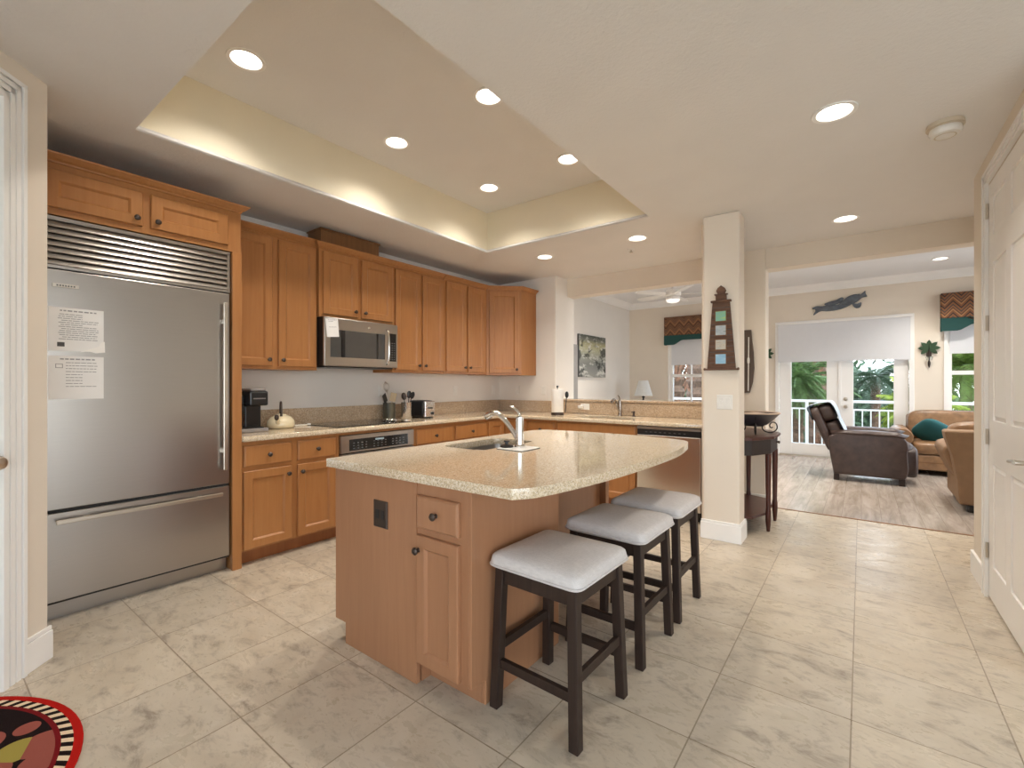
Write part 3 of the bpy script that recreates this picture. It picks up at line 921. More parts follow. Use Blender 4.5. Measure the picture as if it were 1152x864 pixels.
mk('cabinet_body', MB().prism(poly, 0.1, 0.86), M_wood, r, W)
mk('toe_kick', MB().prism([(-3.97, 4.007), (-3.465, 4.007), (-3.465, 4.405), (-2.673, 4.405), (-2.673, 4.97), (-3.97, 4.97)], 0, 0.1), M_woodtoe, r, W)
door(r, 0.02, 0.305, 0.115, 0.832, None, frame((BX, 4.006, 0), 90))
door(r, 0.04, 0.32, 0.115, 0.832, (0.28, 0.60), frame((BX, 4.335, 0), 0))
drawer(r, 0.36, 0.70, 0.675, 0.832, True, frame((BX, 4.335, 0), 0))
r = base_cab('maple sink base cabinet with a long false drawer front, left of the dishwasher', (-2.668, 4.335, 0), 0, 0.922, 0.10)
mk('side_panel', MB().box(0.0, 0.018, 0.1, 0.64, 0.1, 0.86).box(0.904, 0.922, 0.1, 0.64, 0.1, 0.86).box(0.018, 0.904, 0.1, 0.64, 0.1, 0.12), M_wood, r)
drawer(r, 0.015, 0.907, 0.70, 0.845, False, name='false_drawer_front')
door(r, 0.015, 0.455, 0.115, 0.68, (0.425, 0.62)); door(r, 0.467, 0.907, 0.115, 0.68, (0.497, 0.62))
r = thing('dishwasher', 'stainless dishwasher with black control strip beside the white column', 'dishwasher', (-1.740, 4.33, 0), 0)
w = 0.60
mk('dishwasher_body', MB().box(0.003, w - 0.003, 0.0, 0.58, 0.09, 0.855), M_dgrey, r)
mk('door_panel', MB().box(0.003, w - 0.003, -0.03, -0.001, 0.10, 0.775), M_steelv, r, bevel=0.006)
m = MB().box(0.003, w - 0.003, -0.012, -0.001, 0.776, 0.83)
cs = mk('control_strip', m, M_black, r)
mk('top_edge', MB().box(0.003, w - 0.003, -0.03, -0.001, 0.83, 0.853), M_steel, r, bevel=0.003)
m = MB()
for i in range(9): mk('key', MB().box(0.08 + i * 0.045, 0.10 + i * 0.045, -0.0125, -0.0121, 0.797, 0.806), M_key, cs)
mk('kick_plate', MB().box(0.003, w - 0.003, 0.05, 0.07, 0, 0.095), M_black, r)
setp(mk('filler_strip', MB().box(-1.138, -1.105, 4.317, 4.36, 0, 0.858), M_wood, None, W, 0.001), 'narrow maple filler strip between the dishwasher and the column', 'panel')

# countertop: one L, with the sink cut-out; backsplash is part of it
SX0, SX1, SY0, SY1 = -2.55, -1.88, 4.42, 4.83
mb = outline([(-3.998, 1.40), (-3.355, 1.40), (-3.355, 4.285), (-1.105, 4.285), (-1.105, 4.978), (-3.998, 4.978)], [rrect(SX0, SX1, SY0, SY1, 0.05)], 0.862, 0.90)
ct = thing('countertop', 'L-shaped tan granite countertop with backsplash along the left wall and pass-through', 'countertop', (-3.6, 3.2, 0.862))
mk('counter_slab', mb, M_gran, ct, W, 0.006)
mk('backsplash', MB().box(-3.998, -3.978, 1.40, 4.978, 0.9005, 1.045).box(-3.978, -3.08, 4.96, 4.978, 0.9005, 1.045).box(-3.08, -1.105, 4.978, 4.998, 0.9005, 1.044), M_gran2, ct, W, 0.002)
setp(mk('bar_ledge', MB().box(-3.075, -1.102, 4.965, 5.25, 1.046, 1.072), M_gran2, None, W, 0.006), 'granite ledge capping the low pass-through wall behind the sink', 'ledge')
def basin(mb, x0, x1, y0, y1, zt, dep, rad=0.05):
    L = []
    for i, z, rr in ((-0.012, zt - 0.004, rad + 0.01), (0.0, zt - 0.004, rad), (0.004, zt - dep * 0.7, rad), (0.03, zt - dep * 0.95, rad * 0.9), (0.06, zt - dep, rad * 0.8)):
        L.append([(x, y, z) for x, y in rrect(x0 + i, x1 - i, y0 + i, y1 - i, max(rr, 0.01))])
    L2 = [[(p[0], p[1], p[2] - 0.002) for p in l] for l in L]
    mb.loops(L, False, True)
    return mb
r = thing('sink', 'undermount stainless sink set into the counter below the pass-through', 'sink', ((SX0 + SX1) / 2, 4.6, 0.66))
mk('bowl', basin(MB(), SX0, SX1, SY0, SY1, 0.866, 0.18), M_steel, r, W, smooth=True)
mk('drain', MB().lathe([(0.04, 0), (0.04, 0.004), (0.02, 0.005)], ((SX0 + SX1) / 2, 4.62, 0.687), 18), M_chrome, r, W)

r = thing('cooktop', 'black glass cooktop set on the counter beneath the microwave', 'cooktop', (-3.67, 2.53, 0.9))
mk('glass_top', MB().box(-3.94, -3.42, 2.15, 2.92, 0.9003, 0.907), M_blackg, r, W, 0.002)
m = MB()
for x, y, q in ((-3.80, 2.36, 0.09), (-3.55, 2.36, 0.075), (-3.80, 2.66, 0.075), (-3.55, 2.66, 0.10)):
    m.lathe([(q, 0), (q, 0.0004), (q - 0.004, 0.0004), (q - 0.004, 0)], (x, y, 0.9071), 32, 'Z', False, False)
mk('burner_rings', m, M_grey, r, W)

# refrigerator
r = thing('refrigerator', 'tall built-in stainless steel refrigerator with louvered top grille', 'refrigerator', (FX - 0.02, 0.425, 0), 90)
w = 0.912
mk('refrigerator_body', MB().box(0.002, w - 0.002, 0.0, 0.55, 0.09, 2.148), M_dgrey, r)
m = MB().box(0.002, 0.02, -0.02, 0, 1.875, 2.148).box(w - 0.02, w - 0.002, -0.02, 0, 1.875, 2.148).box(0.02, w - 0.02, -0.02, 0, 2.128, 2.148).box(0.02, w - 0.02, -0.02, 0, 1.875, 1.89)
gr = mk('top_grille', m, M_steel, r)
m = MB()
for i in range(7):
    z = 1.892 + i * 0.0337
    m.prism_yz([(0.0, z + 0.030), (-0.004, z + 0.032), (-0.016, z + 0.012), (-0.019, z + 0.004), (-0.015, z), (-0.010, z + 0.002)], 0.02, w - 0.02)
mk('louvers', m, M_steel, gr)
dd = mk('refrigerator_door', MB().box(0.004, w - 0.004, -0.02, -0.001, 0.592, 1.868), M_steel, r, bevel=0.004)
hx = w - 0.045
mk('handle', MB().box(hx - 0.012, hx + 0.012, -0.066, -0.052, 0.69, 1.80).box(hx - 0.009, hx + 0.009, -0.053, -0.019, 1.66, 1.69).box(hx - 0.009, hx + 0.009, -0.053, -0.019, 0.80, 0.83), M_satin, dd, bevel=0.004)
npl = mk('nameplate', MB().box(0.05, 0.155, -0.024, -0.0201, 1.775, 1.795), M_satin, dd, bevel=0.002)
m = MB()
for i in range(7): m.box(0.066 + i * 0.011, 0.073 + i * 0.011, -0.0246, -0.0241, 1.781, 1.789)
mk('lettering', m, M_inkd, npl)
dw_ = mk('freezer_drawer', MB().box(0.004, w - 0.004, -0.02, -0.001, 0.105, 0.575), M_steel, r, bevel=0.004)
mk('handle', MB().box(0.06, w - 0.06, -0.066, -0.052, 0.520, 0.543).box(0.17, 0.20, -0.053, -0.019, 0.524, 0.539).box(w - 0.20, w - 0.17, -0.053, -0.019, 0.524, 0.539), M_satin, dw_, bevel=0.004)
mk('kick_plate', MB().box(0.004, w - 0.004, 0.04, 0.06, 0, 0.098), M_steel, r)
mk('gap_strip', MB().box(0.004, w - 0.004, -0.004, 0.0, 0.5755, 0.5915), M_dgrey, r)

def note(label, F, w, h, rows, title=True, badge=None, tape=False):
    r = thing('paper_notice', label, 'paper', F.to_translation(), 0)
    mk('sheet', MB().box(0, w, -0.0012, -0.0002, 0, h), M_paper, r, F)
    m = MB()
    rr = random.Random(int(h * 1e4) + rows)
    if title:
        x = w * 0.2
        while x < w * 0.82:
            q = rr.uniform(0.008, 0.02)
            m.box(x, x + q, -0.0018, -0.0013, h * 0.915, h * 0.945)
            x += q + 0.005
    for i in range(rows):
        z = h * 0.84 - i * h * 0.62 / rows
        x = w * (0.30 if badge == 'top' else 0.16 + rr.uniform(0, 0.08))
        e = w * rr.choice((0.86, 0.9, 0.88, 0.6))
        while x < e:
            q = rr.uniform(0.008, 0.03)
            m.box(x, min(e, x + q), -0.0018, -0.0013, z, z + 0.0035)
            x += q + 0.003
    mk('printed_lines', m, M_ink, r, F)
    if badge == 'top':
        m = MB()
        a, b, c, d = w * 0.12, w * 0.25, h * 0.72, h * 0.82
        m.box(a, b, -0.0018, -0.0013, d - 0.003, d).box(a, b, -0.0018, -0.0013, c, c + 0.003).box(a, a + 0.003, -0.0018, -0.0013, c, d).box(b - 0.003, b, -0.0018, -0.0013, c, d)
        mk('printed_icon', m, M_ink, r, F)
    if badge == 'low':
        mk('printed_icon', MB().box(w * 0.15, w * 0.28, -0.0018, -0.0013, h * 0.10, h * 0.20), M_inkd, r, F)
    if tape:
        mk('torn_corner', MB().prism_xz([(w * 0.55, -0.004), (w * 0.72, 0.002), (w * 0.85, -0.006), (w + 0.006, 0.0), (w + 0.004, h * 0.26), (w * 0.95, h * 0.24), (w * 0.9, h * 0.13), (w * 0.7, h * 0.05)], -0.0026, -0.0014), M_towel, r, F)
    return r
def fridgeF(y, z): return frame((FX, y, z), 90)
note('upper printed notice sheet with a torn corner on the refrigerator door', fridgeF(0.4605, 1.437), 0.222, 0.232, 13, True, 'low', True)
note('lower printed notice sheet with a small icon on the refrigerator door', fridgeF(0.4605, 1.178), 0.222, 0.232, 9, True, 'top')

# microwave
r = thing('microwave', 'over-the-range stainless microwave hung below the short cabinet', 'microwave', (-3.60, 2.128, 1.415), 90)
w = 0.765
mk('microwave_body', MB().box(0.002, w - 0.002, 0.005, 0.37, 0.0, 0.414), M_black, r)
dm = mk('microwave_door', MB().box(0.0, w, -0.02, 0.004, 0.0, 0.412), M_steel, r, bevel=0.004)
mk('door_window', MB().box(0.055, 0.615, -0.0215, -0.0201, 0.075, 0.31), M_dkgl, dm)
mk('window_band', MB().box(0.155, 0.195, -0.0222, -0.0216, 0.075, 0.31), M_blackg, dm)
mk('window_band', MB().box(0.52, 0.54, -0.0222, -0.0216, 0.075, 0.31), M_blackg, dm)
cpn = mk('control_panel', MB().box(0.655, 0.745, -0.0225, -0.0201, 0.06, 0.325), M_blackg, r)
m = MB()
for i in range(3):
    for j in range(8): mk('key', MB().box(0.666 + i * 0.025, 0.68 + i * 0.025, -0.0231, -0.0226, 0.075 + j * 0.022, 0.083 + j * 0.022), M_key, cpn)
mk('handle', MB().tube(spline([(0.632, -0.021, 0.03), (0.632, -0.05, 0.06), (0.632, -0.062, 0.19), (0.632, -0.05, 0.33), (0.632, -0.021, 0.355)], 6), 0.010), M_chrome, dm, smooth=True)
mk('emblem', MB().lathe([(0.011, 0), (0.011, 0.002), (0.007, 0.003)], (0.44, -0.02, 0.355), 18, 'Y'), M_chrome, dm)
mk('vent_strip', MB().box(0.03, w - 0.03, 0.02, 0.34, -0.012, -0.001), M_black, r)
F = frame((-3.5785, 2.150, 1.655), 90) @ Matrix.Rotation(math.radians(-5), 4, 'Y')
note('small white note card taped to the upper left of the microwave', F, 0.115, 0.155, 2, True)

# ------------------------------------------------------------------ island
IZ = 0.90
r = thing('island_cabinet', 'maple kitchen island base with drawer, door and dark outlet on its end', 'island', (-1.75, 2.1, 0))
IY = 1.30
mb = outline([(-2.085, IY + 0.022), (-1.487, IY + 0.022), (-1.487, 3.05), (-2.085, 3.05)], [rrect(-1.965, -1.615, 1.865, 2.42, 0.05)], 0.66, 0.861)
mk('cabinet_body', mb.box(-2.085, -1.487, IY + 0.022, 3.05, 0.1, 0.66).box(-2.01, -1.487, IY + 0.03, 3.05, 0, 0.1), M_woodisl, r, W)
mk('end_panel', MB().prism_xz([(-2.0, 0.0), (-1.487, 0.0), (-1.487, 0.861), (-2.085, 0.861), (-2.085, 0.1), (-2.0, 0.1)], IY, IY + 0.021), M_woodisl, r, W, 0.002)
mk('drawer_carcass', MB().box(-1.4865, -1.195, IY + 0.005, 1.92, 0.1, 0.861).box(-1.4865, -1.195, IY + 0.08, 1.92, 0, 0.1), M_woodisl, r, W)
mk('side_panel', MB().prism_yz([(IY + 0.08, 0.0), (1.93, 0.0), (1.93, 0.861), (IY - 0.002, 0.861), (IY - 0.002, 0.1), (IY + 0.08, 0.1)], -1.1945, -1.175), M_woodisl, r, W, 0.002)
mk('corner_post', MB().box(-1.487, -1.44, 3.0, 3.05, 0, 0.861), M_woodisl, r, W, 0.002)
mk('corner_post', MB().box(-1.487, -1.44, 1.931, 1.98, 0, 0.861), M_woodisl, r, W, 0.002)
Fi = frame((-1.487, IY + 0.004, 0), 0)
drawer(r, 0.014, 0.252, 0.665, 0.80, True, Fi, M_woodisl)
door(r, 0.014, 0.252, 0.105, 0.635, (0.030, 0.575), Fi, M_woodisl, fw=0.048)
op = mk('outlet', MB().rect_loops(-1.772, -1.675, 0.615, 0.735, [(0, IY), (0, IY - 0.004), (0.004, IY - 0.007)]), M_bronze, r, W)
op['label'] = 'dark bronze outlet plate'
mk('sockets', MB().box(-1.752, -1.730, IY - 0.0085, IY - 0.0071, 0.655, 0.695).box(-1.717, -1.695, IY - 0.0085, IY - 0.0071, 0.655, 0.695), M_black, op, W)

IS = (-1.945, -1.635, 1.885, 2.40)
K = 1.043
edge = [(-2.06, 1.235), (-0.965, 1.258), (-0.943, 1.272), (-0.89, 1.385), (-0.83, 1.74), (-0.80, 2.19), (-0.80, 2.56), (-0.835, 2.83), (-0.868, 2.965), (-0.955, 3.045), (-1.25, 3.115), (-1.70, 3.115), (-1.99, 3.07), (-2.045, 2.97)]
curve = spline(edge[1:11], 6)
outer = [edge[0]] + curve + edge[11:]
mb = outline(outer, [rrect(*IS, 0.05)], IZ - 0.038, IZ)
it = mk('island_countertop', mb, M_gran, None, W, 0.008, seg=2)
setp(it, 'cream speckled granite island countertop with a bowed stool side', 'countertop')
r = thing('island_sink', 'small stainless bar sink sunk into the island countertop', 'sink', (-1.79, 2.14, 0.70))
mk('bowl', basin(MB(), IS[0], IS[1], IS[2], IS[3], IZ - 0.034, 0.16), M_steel, r, W, smooth=True)
mk('divider', MB().box(IS[0] + 0.01, IS[1] - 0.01, 2.165, 2.18, IZ - 0.18, IZ - 0.05), M_steel, r, W, 0.004)
mk('drain', MB().lathe([(0.035, 0), (0.035, 0.004), (0.02, 0.005)], (-1.79, 2.04, 0.7065), 18), M_chrome, r, W)

def faucet(label, x, y, z, deg, mat, h=0.17, s=1.0, name='faucet'):
    r = thing(name, label, 'faucet', (x, y, z), deg)       # spout towards local -x
    mk('faucet_body', MB().lathe([(0.030 * s, 0), (0.030 * s, 0.008), (0.024 * s, 0.014), (0.023 * s, h * 0.85), (0.021 * s, h), (0.010 * s, h + 0.008)], (0, 0, 0), 20), mat, r, smooth=True)
    mk('spout', MB().tube(spline([(-0.01, 0, h * 0.22), (-0.045 * s, 0, h * 0.50), (-0.10 * s, 0, h * 0.85), (-0.15 * s, 0, h * 1.06), (-0.19 * s, 0, h * 1.10), (-0.225 * s, 0, h * 1.02)], 6), [0.012 * s + 0.005 * s * min(1, i / 24) for i in range(31)], 14), mat, r, smooth=True)
    mk('spray_head', MB().tube([(-0.21 * s, 0, h * 1.06), (-0.235 * s, 0, h * 0.99), (-0.246 * s, 0, h * 0.945)], [0.018 * s, 0.021 * s, 0.018 * s], 16), mat, r, smooth=True)
    mk('lever', MB().tube(spline([(0, 0, h), (-0.004, 0, h + 0.02), (-0.03 * s, 0, h + 0.045), (-0.065 * s, 0, h + 0.062)], 5), [0.012 * s, 0.011 * s, 0.010 * s, 0.009 * s, 0.009 * s, 0.008 * s, 0.008 * s, 0.008 * s, 0.008 * s, 0.008 * s, 0.007 * s, 0.007 * s, 0.007 * s, 0.007 * s, 0.006 * s, 0.006 * s][:16], 10), mat, r, smooth=True)
    return r
mt = thing('drip_mat', 'square cream drip mat under the island faucet', 'mat', (-1.515, 2.06, IZ))
mk('mat', MB().box(-0.085, 0.085, -0.085, 0.085, 0.0003, 0.008), M_plate, mt, bevel=0.003)
mk('rubber_edge', MB().box(-0.086, 0.086, -0.086, 0.086, 0.0001, 0.0035), M_dgrey, mt)
faucet('chrome pull-out faucet with lever on the kitchen island', -1.525, 2.085, IZ + 0.008, 0, M_chrome, 0.165)
r = thing('sink_stopper', 'black rubber sink stopper beside the island faucet', 'stopper', (-1.595, 2.055, IZ + 0.0083))
r.location = (-1.578, 2.035, IZ + 0.0083); ROOTM[r.name] = frame(r.location)
mk('stopper_disc', MB().lathe([(0.036, 0), (0.038, 0.004), (0.033, 0.011), (0.014, 0.015)], (0, 0, 0), 22), M_black, r, smooth=True)
mk('stopper_knob', MB().lathe([(0.009, 0.0151), (0.009, 0.026), (0.017, 0.03), (0.017, 0.036), (0.005, 0.038)], (0, 0, 0), 16), M_black, r, smooth=True)
faucet('bronze and chrome kitchen faucet behind the pass-through sink', -2.17, 4.885, 0.9003, 90, M_nickel, 0.17, 0.9)
r = thing('soap_pump', 'short dark soap pump right of the pass-through faucet', 'soap dispenser', (-2.01, 4.89, 0.9003))
mk('pump_base', MB().lathe([(0.024, 0), (0.024, 0.006), (0.012, 0.012), (0.011, 0.045), (0.016, 0.05), (0.012, 0.058)], (0, 0, 0), 16), M_bronze, r, smooth=True)
mk('nozzle', MB().tube([(0, 0, 0.05), (0, -0.03, 0.054), (0, -0.06, 0.048)], 0.006, 8), M_bronze, r, smooth=True)

# ------------------------------------------------------------------ bar stools
def stool(label):
    r = thing('bar_stool', label, 'stool', (0, 0, 0), 0, 'backless counter stools along the island')
    top, bot = 0.163, 0.180
    for sx in (-1, 1):
        for sy in (-1, 1):
            L = []
            for z, q in ((0.0, bot), (0.545, top)):
                a, b = 0.019, 0.019
                L.append([(sx * q + i * a, sy * q + j * b, z) for i, j in ((-1, -1), (1, -1), (1, 1), (-1, 1))])
            m = MB(); m.loops(L)
            mk('leg', m, M_esp, r, bevel=0.003)
    def rail(name, z, t, h, pairs):
        q = bot + (top - bot) * z / 0.545
        for ax, s_ in pairs:
            if ax == 'x': m = MB().box(-q + 0.019, q - 0.019, s_ * q - t, s_ * q + t, z - h, z + h)
            else: m = MB().box(s_ * q - t, s_ * q + t, -q + 0.019, q - 0.019, z - h, z + h)
            mk(name, m, M_esp, r, bevel=0.002)
    rail('apron', 0.515, 0.010, 0.029, (('x', -1), ('x', 1), ('y', -1), ('y', 1)))
    rail('stretcher', 0.175, 0.010, 0.018, (('x', -1), ('x', 1)))
    rail('stretcher', 0.235, 0.010, 0.018, (('y', -1), ('y', 1)))
    # padded seat
    n = 26
    L = []
    H = 0.202
    prof = [(-0.012, 0.546), (0.0, 0.552), (0.003, 0.568), (0.0, 0.582)]
    for o, z in prof:
        L.append([(x, y, z) for x, y in rrect(-H - o, H + o, -H - o, H + o, 0.035, 5)])
    for k in range(1, 9):
        t_ = k / 9
        ins = H * (1 - math.cos(t_ * PI / 2)) * 0.92
        z = 0.582 + 0.042 * math.sin(t_ * PI / 2) ** 0.8
        L.append([(x, y, z) for x, y in rrect(-H + ins, H - ins, -H + ins, H - ins, max(0.008, 0.035 * (1 - t_ * 0.6)), 5)])
    m = MB(); m.loops(L)
    s = mk('seat', m, M_seat, r, smooth='all')
    pts = [(x, y, 0.560) for x, y in rrect(-H - 0.004, H + 0.004, -H - 0.004, H + 0.004, 0.036, 5)]
    mk('piping', MB().tube(pts, 0.004, 6, closed=True), M_seat, s, smooth=True)
    return r
def copy_tree(o, parent=None):
    c = o.copy()
    COL.objects.link(c)
    if parent is not None: c.parent = parent
    for ch in list(o.children): copy_tree(ch, c)
    return c
s0 = stool('nearest of the three grey-cushioned espresso stools, at the island corner')
s1 = copy_tree(s0); s1['label'] = 'middle of the three grey-cushioned espresso stools along the island'
s2 = copy_tree(s0); s2['label'] = 'farthest of the three grey-cushioned espresso stools, beside the dishwasher'
for s_, (x, y, a) in zip((s0, s1, s2), ((-0.956, 1.578, -1.5), (-0.956, 2.155, -1), (-0.955, 2.655, 0))):
    s_.location = (x, y, 0); s_.rotation_euler.z = math.radians(a)

# ------------------------------------------------------------------ things on the counters
CT = 0.9003
r = thing('coffee_maker', 'black single-serve coffee maker on the counter by the refrigerator panel', 'coffee maker', (-3.75, 1.60, CT), 90)
mk('drip_base', MB().box(-0.115, 0.085, -0.15, 0.15, 0.0, 0.028), M_grey, r, bevel=0.006)
mk('column', MB().box(-0.044, 0.072, -0.05, 0.15, 0.0285, 0.195), M_black, r, bevel=0.006)
mk('water_tank', MB().box(-0.135, -0.046, -0.05, 0.14, 0.0285, 0.268), M_blackg, r, bevel=0.008)
hd = mk('brew_head', MB().box(-0.044, 0.092, -0.13, 0.15, 0.1955, 0.305), M_black, r, bevel=0.012)
mk('lid', MB().box(-0.035, 0.082, -0.12, 0.13, 0.3055, 0.325), M_grey, r, bevel=0.008)
mk('brand_strip', MB().box(-0.02, 0.07, -0.1315, -0.1302, 0.246, 0.254), M_grey, hd)
mk('drip_tray', MB().box(-0.08, 0.05, -0.145, -0.035, 0.0285, 0.036), M_black, r)
r = thing('kettle', 'round cream enamel kettle with dark handle on the counter', 'kettle', (-3.80, 1.875, CT), 66)
mk('kettle_body', MB().lathe([(0.085, 0), (0.102, 0.008), (0.108, 0.03), (0.10, 0.062), (0.078, 0.09), (0.045, 0.104), (0.02, 0.107)], (0, 0, 0), 28), M_cream, r, smooth='all')
mk('lid', MB().lathe([(0.044, 0.1045), (0.04, 0.112), (0.012, 0.118)], (0, 0, 0), 24), M_cream, r, smooth=True)
mk('lid_knob', MB().lathe([(0.006, 0.1185), (0.006, 0.126), (0.012, 0.13), (0.012, 0.138), (0.004, 0.142)], (0, 0, 0), 14), M_black, r, smooth=True)
mk('spout', MB().tube([(-0.02, -0.085, 0.045), (-0.03, -0.115, 0.065), (-0.035, -0.135, 0.088)], [0.02, 0.015, 0.011], 12), M_cream, r, smooth=True)
mk('spout_cap', MB().sup((-0.036, -0.142, 0.095), (0.017, 0.014, 0.024), (1, 1), (14, 10)), M_bronze, r, smooth='all')
mk('handle', MB().tube(spline([(0.0, 0.078, 0.085), (0.0, 0.085, 0.14), (0.0, 0.05, 0.20), (0.0, -0.02, 0.205), (0.0, -0.055, 0.15), (0.0, -0.062, 0.098)], 6), 0.009, 10), M_bronze, r, smooth=True)
r = thing('spoon_rest', 'long white ceramic spoon rest on the counter left of the cooktop', 'spoon rest', (-3.83, 2.062, CT), 84)
r.scale = (0.55, 0.55, 0.55)
m = MB()
L = [[(x * k, y * k, z) for x, y in [(p[0] * 1.0, p[1]) for p in spline([(0.11, 0.0), (0.09, 0.03), (0.04, 0.042), (-0.02, 0.032), (-0.07, 0.018), (-0.115, 0.016), (-0.12, 0), (-0.115, -0.016), (-0.07, -0.018), (-0.02, -0.032), (0.04, -0.042), (0.09, -0.03)], 4, True)]] for k, z in ((0.75, 0.0), (0.9, 0.008), (1.0, 0.022), (0.95, 0.022), (0.8, 0.010), (0.6, 0.006))]
m.loops(L)
mk('dish', m, M_ceram, r, smooth='all')
mk('tag', MB().box(0.10, 0.145, -0.02, 0.02, 0.010, 0.034), M_paper, r, bevel=0.002)

def crock(label, x, y, rad, h, mat, tools, name='utensil_crock'):
    r = thing(name, label, 'crock', (x, y, CT), 0)
    mk('crock_wall', MB().lathe([(rad * 0.97, 0), (rad, 0.006), (rad, h - 0.006), (rad * 1.03, h), (rad * 0.94, h), (rad * 0.92, 0.012), (rad * 0.3, 0.010)], (0, 0, 0), 26), mat, r, smooth=True)
    return r
crock('shiny stainless utensil crock holding dark spoons beside the toaster', -3.76, 3.155, 0.056, 0.17, M_steelv, None)
crock('grey-green metal canister behind the stainless crock', -3.885, 3.03, 0.062, 0.165, plain('grey_green_metal', (0.20, 0.20, 0.17), 0.3, 0.8), None, 'canister')
def utensil(name, label, base, tip, kind, mat):
    b, t_ = Vector(base), Vector(tip)
    r = thing(name, label, 'utensil', base, 0, 'cooking utensils standing in the crocks')
    d = (t_ - b)
    mk('shaft', MB().tube([(0, 0, 0), d * 0.5, d * 0.8], 0.0045, 8), mat, r, smooth=True)
    rot = d.to_track_quat('Z', 'X').to_matrix().to_4x4()
    T = Matrix.Translation(d * 0.88) @ rot
    if kind == 'spoon': m = MB().sup((0, 0, 0), (0.026, 0.007, 0.040), (1, 1), (16, 10), T)
    elif kind == 'spatula':
        m = MB().box(-0.03, 0.03, -0.003, 0.003, -0.045, 0.045, T)
    else:
        m = MB()
        for k in range(5):
            a = PI * k / 5
            pts = [T @ Vector((0.034 * math.sin(PI * q / 12) * math.cos(a) * (1 if True else 0), 0.034 * math.sin(PI * q / 12) * math.sin(a), -0.055 + 0.11 * q / 12)) for q in range(13)]
            pts2 = [T @ Vector((-0.034 * math.sin(PI * q / 12) * math.cos(a), -0.034 * math.sin(PI * q / 12) * math.sin(a), -0.055 + 0.11 * q / 12)) for q in range(13)]
            m.tube(pts, 0.0014, 5).tube(pts2, 0.0014, 5)
    mk({'spoon': 'spoon_bowl', 'spatula': 'blade', 'whisk': 'wires'}[kind], m, mat, r, smooth=True)
c1, c2 = Vector((-3.76, 3.155, CT + 0.0125)), Vector((-3.885, 3.03, CT + 0.0125))
utensil('whisk', 'wire whisk leaning left from the grey-green canister', c2 + Vector((0.01, 0, 0)), c2 + Vector((-0.02, -0.03, 0.36)), 'whisk', M_satin)
utensil('spatula', 'black spatula leaning far left out of the grey-green canister', c2 + Vector((-0.02, 0.035, 0)), c2 + Vector((0.03, -0.085, 0.23)), 'spatula', M_black)
utensil('wooden_spatula', 'pale wooden spatula standing in the grey-green canister', c2 + Vector((-0.01, 0.0, 0)), c2 + Vector((0.03, 0.035, 0.24)), 'spatula', plain('pale_wood', (0.55, 0.42, 0.26), 0.6))
utensil('slotted_spoon', 'dark slotted spoon upright in the stainless crock', c1 + Vector((0, 0.0, 0)), c1 + Vector((-0.025, -0.02, 0.25)), 'spoon', M_bronze)
utensil('ladle', 'black ladle in the middle of the stainless crock', c1 + Vector((0.012, 0, 0)), c1 + Vector((0.02, 0.02, 0.27)), 'spoon', M_black)
utensil('serving_spoon', 'black serving spoon leaning right out of the stainless crock', c1 + Vector((0, -0.03, 0)), c1 + Vector((0.01, 0.085, 0.26)), 'spoon', M_black)
r = thing('toaster', 'black and stainless two-slice toaster beside the utensil crock', 'toaster', (-3.755, 3.36, CT), 90)
mk('toaster_shell', MB().box(-0.075, 0.075, -0.10, 0.125, 0.008, 0.185), M_black, r, bevel=0.02, seg=4)
fp = mk('front_plate', MB().rect_loops(-0.068, 0.068, 0.015, 0.178, [(0, -0.098), (0, -0.122), (0.006, -0.128)]), M_steelv, r)
mk('lever', MB().box(-0.02, 0.02, -0.150, -0.1285, 0.10, 0.115), M_black, fp, bevel=0.003)
mk('dial', MB().lathe([(0.016, 0), (0.015, 0.012), (0.004, 0.013)], (0.03, -0.128, 0.05), 16, 'Y'), M_black, fp, smooth=True)
mk('slots', MB().box(-0.045, -0.015, -0.07, 0.10, 0.1851, 0.1862).box(0.015, 0.045, -0.07, 0.10, 0.1851, 0.1862), M_dgrey, r)
mk('foot', MB().box(-0.06, 0.06, -0.11, 0.11, 0, 0.0078), M_black, r)
r = thing('trivet', 'small silver wire trivet on the right end of the cooktop', 'trivet', (-3.62, 2.83, 0.9073))
m = MB()
for q in (0.035, 0.07): m.tube([(x, y, 0.012) for x, y in circ(0, 0, q, 20)], 0.003, 6, closed=True)
for a in range(4):
    c_, s_ = math.cos(a * PI / 2 + 0.4), math.sin(a * PI / 2 + 0.4)
    m.tube([(0.07 * c_, 0.07 * s_, 0.003), (0.07 * c_, 0.07 * s_, 0.012), (0.0, 0.0, 0.012)], 0.003, 6)
mk('wire_rings', m, M_chrome, r, smooth=True)
r = thing('paper_towel_holder', 'upright paper towel roll on a metal stand at the counter corner', 'paper towels', (-2.82, 4.60, CT))
mk('base', MB().lathe([(0.075, 0), (0.075, 0.008), (0.07, 0.03), (0.02, 0.032)], (0, 0, 0), 26), M_bronze, r, smooth=True)
mk('roll', MB().lathe([(0.068, 0.033), (0.07, 0.036), (0.07, 0.296), (0.067, 0.299), (0.02, 0.299)], (0, 0, 0), 30), M_towel, r, smooth=True)
mk('finial', MB().lathe([(0.006, 0.2995), (0.006, 0.315), (0.013, 0.32), (0.013, 0.338), (0.004, 0.342)], (0, 0, 0), 14), M_black, r, smooth=True)
mk('tension_arm', MB().tube([(0.076, 0.05, 0.028), (0.088, 0.055, 0.2), (0.088, 0.055, 0.24)], 0.005, 8).sup((0.092, 0.058, 0.235), (0.022, 0.02, 0.04), (1, 1), (14, 10)), M_black, r, smooth=True)

